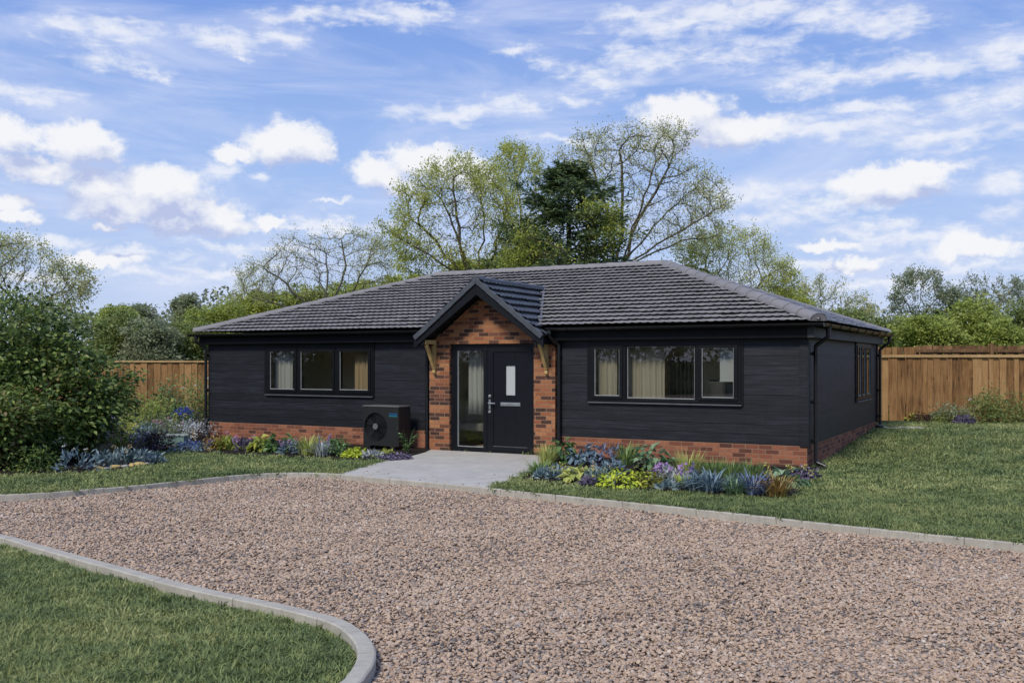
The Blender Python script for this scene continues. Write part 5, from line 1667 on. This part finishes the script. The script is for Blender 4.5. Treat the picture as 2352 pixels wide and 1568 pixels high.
# tall flower stems of the spiky fountain plant and edging stones
sp_ = [o for o in S.objects if o.name == 'spiky_shrub'][0]
mb = MB(); r = random.Random(2)
for i in range(7):
    a = r.uniform(-.25, .25); b_ = r.uniform(-.2, .2); mb.tube([(a * .3, b_ * .3, .1), (a * .7, b_, .7), (a, b_, r.uniform(1.0, 1.3))], [.009, .007, .004], 5)
mb.build('flower_stem', M['post'], sp_, smooth=True)
for i, (px, py, sz, lab) in enumerate([(228, 1078, .17, 'flat yellowish edging stone nearest the big blue grey clump'), (247, 1077, .13, 'pale grey edging stone second from the big blue grey clump'), (265, 1074, .19, 'largest yellow sandstone lump in the edging row'), (285, 1073, .13, 'small pinkish stone right of the largest sandstone lump'), (303, 1070, .16, 'pale flat stone in the middle right of the edging row'), (322, 1068, .17, 'upright yellow stone near the pointed end of the bed'), (338, 1066, .12, 'small grey stone at the pointed end of the bed')]):
    me = pebble(50 + i, [plain('sandstone', (.42, .31, .13), .85, 0, .2, .3), plain('greystone', (.35, .33, .30), .85, 0, .2, .3)][i in (1, 3, 6)])
    o = link('edging_stone', me); o.location = (*G(px, py, .02), .035); o.scale = (sz * 1.3, sz, sz * .9); o.rotation_euler = (.1, .1, i * 1.3)
    tag(o, lab, 'stone', 'stones edging the far left bed')

# ------------------------------------------------------------------ big shrubs at left
def big_shrub(label, base, lobes, nleaf, lf, mat, seed, name='large_shrub', stem='stem', grp=None, cat='shrub', zb=0., jit=.30, shell=(.55, 1.05), updir=.55):
    """lobes: (x, y, z, rx, ry, rz) relative to the base"""
    r = np.random.default_rng(seed); root = empty(name, (base[0], base[1], zb)); tag(root, label, cat, grp)
    lob = np.array(lobes, float); vol = (lob[:, 3] * lob[:, 4] * lob[:, 5]) ** (2 / 3); pr_ = vol / vol.sum()
    nc = max(20, nleaf // 34)
    li = r.choice(len(lob), nc, p=pr_); d = unit(r.normal(0, 1, (nc, 3))); k = r.uniform(*shell, nc)[:, None]
    C = lob[li, :3] + d * lob[li, 3:] * k
    ok = C[:, 2] > .03; C, d, li = C[ok], d[ok], li[ok]
    ci = r.integers(0, len(C), nleaf)
    sc = np.minimum(lob[li, 3:].min(1), 1.2)[ci][:, None] * jit
    off = r.normal(0, 1, (nleaf, 3)) * sc * np.array([1, 1, .55]); P_ = C[ci] + off
    P_[:, 2] = np.maximum(P_[:, 2], .02)
    dd = unit(d[ci] * .9 + off / (sc * 2.5) + np.array([0, 0, .15]))
    dv = unit(dd * np.array([1, 1, .35]) + r.normal(0, .4, dd.shape) + np.array([0, 0, -.1])); nv = unit(np.array([0, 0, updir]) + dd * .55 + r.normal(0, .38, dd.shape))
    V, F = leaves_np(P_, dv, nv, lf * r.uniform(.6, 1.35, nleaf), lf * .55 * r.uniform(.8, 1.2, nleaf), .14, .12)
    link('crown' if stem == 'trunk' else 'foliage', mesh_np(name + '_leaves', V, [F]), mat, root)
    rr = random.Random(seed); sg_ = []
    for q in range(min(len(C), 26)):
        c = C[int(q * len(C) / min(len(C), 26))]; m_ = np.array([c[0] * .35 + rr.uniform(-.1, .1), c[1] * .35, c[2] * .55]); s0 = max(.012, .012 * max(lob[:, 2]))
        sg_.append(([(rr.uniform(-.12, .12), rr.uniform(-.12, .12), -.05), tuple(m_), tuple(c)], [s0 * 1.6, s0, s0 * .3]))
    if stem == 'trunk':
        zt = float(np.mean(C[:, 2])); sg_.append(([(0, 0, -.2), (.05, .02, zt * .5), (0, .05, zt)], [.05 * zt ** .9 + .03, .04 * zt ** .9 + .02, .02 * zt ** .8 + .01]))
    link(stem, stems_mesh(name + '_' + stem, sg_, 5), M['stem'], root)
    return root


bx_, by_ = G(70, 1062)
big_shrub('huge dark green broad leaved shrub filling the left side of the garden', (bx_, by_), [(-.9, .3, 1.2, 1.4, 1.3, 1.2), (.25, .2, 1.05, .95, 1.1, .9), (-.6, .5, 2.15, 1.0, 1.1, .8), (.85, .5, 1.45, .42, .7, .36), (-1.8, .6, 1.9, 1.1, 1.1, 1.1), (-.2, -.1, .5, 1.1, .9, .5), (.55, .4, .55, .55, .6, .4), (.1, .5, 1.9, .65, .7, .42), (.5, .4, 1.75, .4, .5, .25), (1.0, .4, 1.2, .58, .8, .5), (1.0, .4, .7, .5, .6, .4)], 29000, .105, L['shrub'], 3, jit=.24, shell=(.6, 1.12), updir=.4)
bx_, by_ = G(-10, 1078)
big_shrub('smaller dark green shrub at the left photo edge in front of the huge shrub', (bx_, by_), [(-.2, 0, .55, .75, .6, .6), (.15, -.1, .85, .5, .5, .42)], 6000, .095, L['shrub'], 4, 'round_shrub', jit=.28)

# ------------------------------------------------------------------ trees
def grow(root, trunk, env, n_att, step, kill, infl, seed, trop=(0, 0, .06), jitter=.22):
    r = np.random.default_rng(seed)
    env = np.array(env, float); vol = env[:, 3] * env[:, 4] * env[:, 5]; li = r.choice(len(env), n_att, p=vol / vol.sum())
    d = unit(r.normal(0, 1, (n_att, 3))) * (r.uniform(0, 1, n_att) ** (1 / 2.6))[:, None]
    A = env[li, :3] + d * env[li, 3:]
    nodes = [np.array(p, float) for p in trunk[0]]; par = [-1] + list(range(len(trunk[0]) - 1))
    for st in trunk[1:]:
        p0 = 0; prev = p0
        for p in st:
            nodes.append(np.array(p, float)); par.append(prev); prev = len(nodes) - 1
    N_ = np.array(nodes)
    dm = np.linalg.norm(A[:, None] - N_[None], axis=2); near = dm.argmin(1); dist = dm.min(1)
    alive = np.ones(n_att, bool); trop = np.array(trop)
    for it in range(140):
        act = alive & (dist < infl)
        if not act.any(): break
        idx = np.where(act)[0]; new, np_ = [], []
        vec = unit(A[idx] - N_[near[idx]]); acc = np.zeros_like(N_); np.add.at(acc, near[idx], vec)
        for q in np.unique(near[idx]):
            v = acc[q]; v = v / (np.linalg.norm(v) + 1e-9) + trop + r.normal(0, jitter, 3); v /= np.linalg.norm(v) + 1e-9
            new.append(N_[q] + v * step); np_.append(int(q))
        new = np.array(new)
        dn = np.linalg.norm(A[:, None] - new[None], axis=2); am = dn.argmin(1); mn = dn.min(1); base = len(N_)
        better = mn < dist; near[better] = base + am[better]; dist[better] = mn[better]
        N_ = np.concatenate([N_, new]); par += np_
        alive &= dist > kill
        if len(N_) > 5200: break
    return N_, np.array(par)


def tree(label, base, trunk, env, seed, leaf, bark, n_att=900, step=.28, kill=.42, infl=2.6, r0=.0085, nleaf=9000, lf=.06, twigs=3, tw_len=.42, name='bare_tree', grp=None, expo=2.35, spread=.5, zb=-.1, leaf_spread=.12, jitter=.2):
    N_, par = grow(base, trunk, env, n_att, step, kill, infl, seed, jitter=jitter)
    n = len(N_); r = np.random.default_rng(seed + 99)
    rad = np.zeros(n); kids = [[] for _ in range(n)]
    for i in range(1, n): kids[par[i]].append(i)
    for i in range(n - 1, -1, -1):
        s_ = sum(rad[c] ** expo for c in kids[i]); rad[i] = s_ ** (1 / expo) if kids[i] else r0
    root = empty(name, tuple(base)); tag(root, label, 'tree', grp)
    mb = MB()
    starts = [(0, None)]
    while starts:
        i, p = starts.pop(); chain = [i] if p is None else [p, i]
        while kids[i]:
            ks = sorted(kids[i], key=lambda c: -rad[c])
            for c in ks[1:]: starts.append((c, i))
            i = ks[0]; chain.append(i)
        pts = [N_[c] for c in chain]; rs = [rad[c] for c in chain]
        if p is not None: rs[0] = min(rad[chain[1]] * 1.1, rad[chain[0]])
        mb.tube(pts, [max(x, .004) for x in rs], 7 if rs[0] > .05 else (5 if rs[0] > .02 else 3), False)
    # twigs on the thin wood
    thin = np.where(rad < r0 * 3.2)[0]; tp = np.repeat(thin, twigs)
    gd = unit(N_[tp] - N_[np.maximum(par[tp], 0)] + 1e-4); cen = N_.mean(0)
    td = unit(gd * .8 + r.normal(0, spread, gd.shape) + unit(N_[tp] - cen) * .35 + np.array([0, 0, .22])); tl = tw_len * r.uniform(.4, 1.15, len(tp))
    b0 = N_[tp]; mid_ = b0 + td * tl[:, None] * .5 + r.normal(0, .03, td.shape); t1 = b0 + td * tl[:, None] + r.normal(0, .04, td.shape)
    sdv = unit(np.cross(td, np.array([.3, .2, 1.]))) * (r0 * .62)
    up_ = unit(np.cross(sdv, td)) * (r0 * .62)
    V2 = np.stack([b0 - sdv, b0 + sdv, b0 + up_, mid_ - sdv * .7, mid_ + sdv * .7, mid_ + up_ * .7, t1], 1).reshape(-1, 3); q = np.arange(len(tp))[:, None] * 7
    F2 = np.concatenate([q + np.array([[0, 1, 4, 3]]), q + np.array([[1, 2, 5, 4]]), q + np.array([[2, 0, 3, 5]])]); F3 = np.concatenate([q + np.array([[3, 4, 6]]), q + np.array([[4, 5, 6]]), q + np.array([[5, 3, 6]])])
    V1 = np.array(mb.v); F1 = np.array(mb.f)
    me = mesh_np(name + '_wood', np.concatenate([V1, V2]), [F1, F2 + len(V1), F3 + len(V1)], True)
    link('trunk', me, bark, root)
    if nleaf:
        wt = np.linalg.norm(b0 - cen, axis=1) ** 1.8; k = r.choice(len(tp), nleaf, p=wt / wt.sum()); f = r.uniform(.25, 1.08, nleaf)[:, None]
        P_ = b0[k] + td[k] * tl[k][:, None] * f + r.normal(0, leaf_spread, (nleaf, 3))
        dv = unit(td[k] + r.normal(0, .8, (nleaf, 3))); nv = unit(r.normal(0, .7, (nleaf, 3)) + np.array([0, 0, .7]))
        V, F = leaves_np(P_, dv, nv, lf * r.uniform(.6, 1.35, nleaf), lf * .55, .15, .1)
        link('crown', mesh_np(name + '_leaves', V, [F]), leaf, root)
    return root


def env_px(base, Y, ells, depth=.85):
    res = []
    for (px, py, rx, ry) in ells:
        c = atd(px, py, Y) - Vector(base); k = Y / FPX
        res.append((c.x, c.y, c.z, rx * k, (rx * .5 + ry * .5) * k * depth, ry * k))
    return res


def tpts(base, Y, pp, dy=0.):
    b = Vector(base); return [tuple(atd(px, py, Y) - b + Vector((0, dy * i, 0))) for i, (px, py) in enumerate(pp)]


TG = 'spring trees standing behind the bungalow'


def ptree(label, Y, foot, trunks, ells, seed, **kw):
    b = atd(foot, 828, Y); base = (b.x, b.y, -.1)
    trunk = []; rj = random.Random(seed * 31)
    for i, tr in enumerate(trunks):
        q = [tr[0]]
        for a_, c_ in zip(tr[:-1], tr[1:]):
            for k in (1, 2):
                q.append((a_[0] + (c_[0] - a_[0]) * k / 3 + rj.uniform(-6, 6), a_[1] + (c_[1] - a_[1]) * k / 3 + rj.uniform(-4, 4)))
            q.append(c_)
        p = tpts(base, Y, q, rj.uniform(-.22, .22))
        trunk.append(([(0, 0, 0)] + p) if i == 0 else p)
    return tree(label, base, trunk, env_px(base, Y, ells), seed, grp=TG, **kw)


ptree('largest bare spreading tree behind the right half of the roof, tallest in the photo', 40, 1405,
      [[(1408, 720), (1412, 670), (1420, 630), (1440, 560), (1462, 490), (1480, 420), (1492, 350)], [(1418, 650), (1455, 575), (1510, 510), (1570, 455), (1620, 410)], [(1416, 655), (1450, 600), (1530, 550), (1610, 505), (1650, 480)], [(1414, 640), (1412, 560), (1395, 480), (1365, 400)], [(1416, 640), (1430, 540), (1432, 430), (1425, 340)], [(1420, 640), (1480, 590), (1560, 555), (1640, 545)], [(1425, 620), (1470, 500), (1530, 400), (1560, 330)]],
      [(1480, 390, 110, 105), (1570, 460, 95, 90), (1395, 400, 105, 90), (1530, 330, 65, 50), (1600, 530, 80, 45), (1430, 330, 90, 50), (1345, 370, 70, 50), (1480, 520, 90, 60), (1620, 480, 45, 50)], 5,
      leaf=L['springpale'], bark=M['bark'], n_att=1300, step=.24, kill=.36, infl=2.4, nleaf=15000, lf=0.09, twigs=3, tw_len=.5, r0=0.0125, jitter=0.13)
ptree('broad many stemmed tree with yellow green leaves behind the porch gable', 38, 1085,
      [[(1088, 720), (1086, 670), (1072, 600), (1045, 530), (1015, 460), (990, 410)], [(1088, 670), (1100, 600), (1108, 520), (1100, 440), (1090, 390)], [(1086, 680), (1050, 630), (990, 590), (930, 560), (900, 540)], [(1087, 675), (1040, 600), (980, 530), (930, 480)], [(1088, 670), (1125, 600), (1150, 530), (1165, 450)], [(1087, 672), (1062, 590), (1050, 500), (1045, 420)], [(1086, 690), (1030, 650), (960, 620), (910, 610)]],
      [(1000, 480, 105, 95), (1080, 430, 90, 65), (950, 540, 65, 70), (1120, 500, 90, 80), (1020, 580, 110, 50), (1060, 400, 70, 40), (960, 450, 50, 45)], 6,
      leaf=L['spring'], bark=M['bark'], n_att=1300, step=.23, kill=.34, infl=2.2, nleaf=19000, lf=.09, twigs=3, tw_len=.45, r0=0.0115, jitter=0.13)
ptree('slender tree with fresh yellow green leaves left of the dark fir behind the roof', 41, 1190,
      [[(1190, 720), (1192, 650), (1190, 580), (1195, 500)]],
      [(1190, 420, 62, 85), (1195, 520, 75, 70), (1170, 380, 45, 45), (1225, 470, 50, 60), (1200, 590, 75, 40)], 7,
      leaf=L['spring'], bark=M['bark'], n_att=800, step=.26, kill=.4, infl=2.2, nleaf=11000, lf=.09, twigs=3, tw_len=.45, r0=0.0105, jitter=0.14)
ptree('low wide bare tree with grey twigs behind the left part of the roof', 42, 745,
      [[(747, 800), (745, 740), (735, 680), (715, 620), (700, 560)], [(747, 730), (775, 670), (795, 610), (785, 550)], [(746, 735), (700, 690), (650, 640), (600, 610)], [(748, 730), (810, 680), (850, 620), (875, 570)], [(746, 740), (670, 710), (600, 690), (545, 660)], [(747, 735), (750, 650), (745, 580)]],
      [(715, 615, 115, 80), (820, 590, 85, 65), (620, 650, 75, 55), (760, 560, 75, 35), (860, 620, 50, 70), (570, 680, 45, 35), (680, 570, 60, 35), (880, 570, 35, 40)], 8,
      leaf=L['springpale'], bark=M['barkpale'], n_att=1150, step=.26, kill=.42, infl=2.4, nleaf=10000, lf=.08, twigs=3, tw_len=.5, r0=0.0125, jitter=0.13)
ptree('fluffy pale green twiggy tree behind the right hip of the roof', 44, 1690,
      [[(1690, 760), (1692, 700), (1690, 650)], [(1690, 720), (1650, 670), (1620, 620)], [(1692, 720), (1730, 670), (1770, 630)]],
      [(1680, 585, 105, 65), (1760, 630, 75, 45), (1610, 590, 60, 40), (1800, 660, 40, 28), (1700, 650, 120, 40)], 9,
      leaf=L['spring'], bark=M['barkpale'], n_att=1300, step=.27, kill=.40, infl=2.2, nleaf=15000, lf=.09, twigs=4, tw_len=.5, spread=.7, r0=0.0105)
ptree('pale leaved tree rising behind the huge shrub at the left edge', 30, 60,
      [[(60, 800), (62, 740), (58, 680), (50, 630)], [(62, 730), (100, 690), (140, 650)], [(60, 720), (20, 660), (0, 610)]],
      [(45, 600, 85, 62), (140, 640, 75, 48), (-30, 600, 70, 60), (90, 680, 100, 45), (180, 665, 38, 32)], 10,
      leaf=L['springpale'], bark=M['bark'], n_att=1200, step=.22, kill=.34, infl=2.0, nleaf=9500, lf=.08, twigs=4, tw_len=.36, r0=0.0095, jitter=0.14)
ptree('round topped airy tree beyond the right fence, left of the two pale ones', 52, 2112,
      [[(2112, 800), (2113, 740), (2112, 690)], [(2112, 740), (2090, 700), (2070, 670)], [(2112, 735), (2140, 690)]],
      [(2110, 660, 62, 34), (2080, 690, 45, 30), (2150, 680, 45, 34)], 11,
      leaf=L['hedgegrey'], bark=M['bark'], n_att=600, step=.32, kill=.48, infl=2.6, nleaf=6500, lf=.12, twigs=3, tw_len=.5, r0=.012)
ptree('pale thin tree beyond the right fence with a forked trunk', 54, 2262,
      [[(2266, 800), (2262, 740), (2245, 690)], [(2265, 750), (2290, 700), (2310, 660)]],
      [(2238, 675, 42, 32), (2308, 672, 52, 34), (2270, 700, 70, 26)], 12,
      leaf=L['hedgegrey'], bark=M['barkpale'], n_att=520, step=.32, kill=.5, infl=2.6, nleaf=3600, lf=.11, twigs=3, tw_len=.5, r0=.012)
ptree('pale twiggy small tree between the roof and the airy round topped tree', 50, 1905,
      [[(1905, 800), (1906, 740), (1900, 700)]],
      [(1895, 690, 62, 44), (1955, 715, 55, 34), (1850, 680, 40, 30)], 13,
      leaf=L['springpale'], bark=M['barkpale'], n_att=700, step=.3, kill=.45, infl=2.4, nleaf=5000, lf=.1, twigs=3, tw_len=.5, r0=.011)


ptree('yellow green leafy tree in front of the dark fir behind the ridge', 34, 1345,
      [[(1345, 760), (1348, 680), (1350, 610), (1352, 560)], [(1346, 680), (1310, 620), (1285, 580)]],
      [(1375, 490, 48, 24), (1400, 545, 30, 30), (1215, 565, 40, 42), (1200, 600, 55, 25)], 14,
      leaf=L['yellowgreen'], bark=M['bark'], n_att=700, step=.22, kill=.34, infl=2.0, nleaf=4500, lf=.10, twigs=3, tw_len=.4)


def conifer(label, Y, px, py_top, w_px, seed, mat, name='fir_tree', grp=TG, nbr=150, n_need=150, zb=-.1, lf=.16):
    top_ = atd(px, py_top, Y); H = top_.z - zb; Rm = w_px / 2 / FPX * Y
    r = np.random.default_rng(seed); root = empty(name, (top_.x, top_.y, zb)); tag(root, label, 'tree', grp)
    mb = MB(); mb.tube([(0, 0, 0), (.05, 0, H * .5), (0, .03, H * .97)], [.028 * H, .016 * H, .01], 8)
    P_, dv = [], []
    for i in range(nbr):
        t_ = r.uniform(.05, .985); z = H * t_; Lb = Rm * min((1 - t_) ** .5, (1 - t_) * 2.0 + .03) * r.uniform(.65, 1.2) + .12
        a = r.uniform(0, 6.283); d = np.array([math.cos(a), math.sin(a), r.uniform(-.05, .62)]); end = np.array([0, 0, z]) + d * Lb
        m_ = np.array([0, 0, z]) + d * Lb * .55 + np.array([0, 0, -.05 * Lb])
        mb.tube([(0, 0, z), tuple(m_), tuple(end)], [.022 * (1 - t_) + .01, .012, .005], 4, False)
        k = int(n_need * (Lb / Rm) + 24); f = r.uniform(.2, 1.02, k) ** .8
        b = np.array([0, 0, z]) + (end - np.array([0, 0, z])) * f[:, None]; sdd = np.array([-d[1], d[0], 0.])
        sp = Lb * .30 * (1.15 - f)[:, None] * r.normal(0, 1, (k, 1)); b = b + sdd * sp + r.normal(0, .05, (k, 3)) - np.array([0, 0, 1.]) * (np.abs(sp) * .3)
        P_.append(b); dv.append(unit(d * .7 + sdd * np.sign(sp) * .7 + r.normal(0, .3, (k, 3)) + np.array([0, 0, -.15])))
    P_ = np.concatenate(P_); dv = np.concatenate(dv); nv = unit(np.array([0, 0, 1.]) + r.normal(0, .45, P_.shape))
    V, F = leaves_np(P_, dv, nv, lf * r.uniform(.6, 1.4, len(P_)), lf * .30, .1, .15)
    link('crown', mesh_np(name + '_leaves', V, [F]), mat, root)
    mb.build('trunk', M['bark'], root, smooth=True, uv=False)
    return root


conifer('dark green fir behind the roof ridge between the two largest bare trees', 36, 1305, 372, 480, 21, L['fir'], nbr=330, n_need=135, lf=.24)
conifer('smaller dark conifer beyond the right fence beside the airy tree', 55, 2172, 668, 80, 22, L['fir'], 'conifer', nbr=90, n_need=70, lf=.24)

# bushes and small trees behind the fences
BG = 'bushes and small trees beyond the garden fences'
BUSH = [
    ('grey green bushy tree above the left end of the left fence', 40, 262, 770, 75, 75, 'hedge'),
    ('mid green rounded bush above the middle of the left fence', 39, 345, 785, 70, 60, 'hedgegrey'),
    ('yellow green bush just left of the house corner behind the left fence', 41, 425, 770, 65, 70, 'hedge'),
    ('olive bush touching the left tip of the roof', 43, 505, 740, 65, 70, 'hedgebright'),
    ('yellow green bush rising over the left slope of the roof', 46, 590, 715, 70, 60, 'yellowgreen'),
    ('dark small tree on the skyline left of the house', 58, 428, 725, 32, 50, 'hedgegrey'),
    ('pointed dark tree on the skyline over the left fence', 60, 330, 730, 36, 42, 'hedgegrey'),
    ('rounded pale tree on the skyline right of the huge shrub', 56, 262, 735, 42, 45, 'hedgebright'),
    ('greenish bush filling the gap behind the bare tree and the roof', 50, 690, 700, 75, 45, 'yellowgreen'),
    ('pale green bush behind the roof under the low wide bare tree', 50, 815, 680, 90, 50, 'hedgebright'),
    ('light bush behind the roof left of the porch gable', 50, 930, 660, 80, 40, 'yellowgreen'),
    ('yellow green undergrowth bush behind the many stemmed tree', 48, 1070, 630, 95, 40, 'yellowgreen'),
    ('olive bush at the foot of the slender tree behind the ridge', 47, 1180, 615, 70, 50, 'hedgebright'),
    ('grey green bush behind the right end of the ridge', 50, 1560, 640, 90, 40, 'hedgegrey'),
    ('pale olive bush showing above the right hip', 48, 1800, 700, 70, 50, 'yellowgreen'),
    ('green bush above the back right roof corner', 46, 1935, 745, 60, 40, 'hedge'),
    ('dark green bush beyond the fence next to the back right corner', 40, 2050, 765, 50, 48, 'hedge'),
    ('bright yellow green bush beyond the right fence below the airy tree', 36, 2135, 760, 75, 58, 'hedgebright'),
    ('large green bush in the middle of the row beyond the right fence', 37, 2220, 745, 75, 70, 'hedgebright'),
    ('dark gap filling bush beyond the right fence', 42, 2185, 770, 60, 45, 'hedge'),
    ('deep green leafy bush beyond the right fence near the photo edge', 35, 2300, 770, 58, 42, 'hedgebright'),
    ('tall dark green tree mass at the right photo edge beyond the fence', 38, 2348, 745, 60, 75, 'hedge'),
]
for i, (lab, Y, px, py, rx, ry, mt) in enumerate(BUSH):
    r = random.Random(100 + i); c = atd(px, py, Y); k = Y / FPX; b = (c.x, c.y)
    lob = []
    hz = c.z
    for j in range(7):
        a = r.uniform(0, 6.28); q = r.uniform(.2, .75)
        lob.append((math.cos(a) * rx * k * q, math.sin(a) * rx * k * q * .8, hz + r.uniform(-.55, .62) * ry * k, rx * k * r.uniform(.32, .55), rx * k * r.uniform(.32, .5), ry * k * r.uniform(.28, .45)))
    lob.append((0, 0, hz * .55, rx * k * .8, rx * k * .7, hz * .5)); lob.append((0, 0, hz, rx * k * .6, rx * k * .6, ry * k * .6))
    big_shrub(lab, b, lob, 10500, .125 if Y < 45 else .16, L[mt], 200 + i, 'bushy_tree', 'trunk', BG, 'tree', -.1, jit=.32, updir=.15, shell=(.7, 1.25))

# far wood: one mass round the plot
r = np.random.default_rng(77); Pw, Dw = [], []
def wood(n, rr0, rr1, a0, a1, hmin, hmax):
    a = r.uniform(a0, a1, n); d_ = r.uniform(rr0, rr1, n); h = (hmin + (hmax - hmin) * (.5 + .28 * np.sin(a * 17) + .22 * np.sin(a * 41 + 1) + r.normal(0, .05, n)))
    z = h * r.uniform(0, 1, n) ** .7
    Pw.append(np.stack([np.sin(a) * d_, np.cos(a) * d_, z], 1))
wood(42000, 78, 100, R(-42), R(42), 4.6, 7.6)
wood(16000, 38, 52, R(52), R(215), 6, 11); wood(26000, 30, 46, R(215), R(312), 4.5, 10)
Pw = np.concatenate(Pw); n = len(Pw)
dv = unit(r.normal(0, 1, (n, 3))); nv = unit(r.normal(0, .6, (n, 3)) + np.array([0, 0, .7]))
V, F = leaves_np(Pw, dv, nv, .42 * r.uniform(.6, 1.4, n), .26, .1)
tag(link('woodland', mesh_np('woodland', V, [F]), L['wood']), 'distant belt of hazy green woodland behind the garden', 'woodland', kind='stuff')
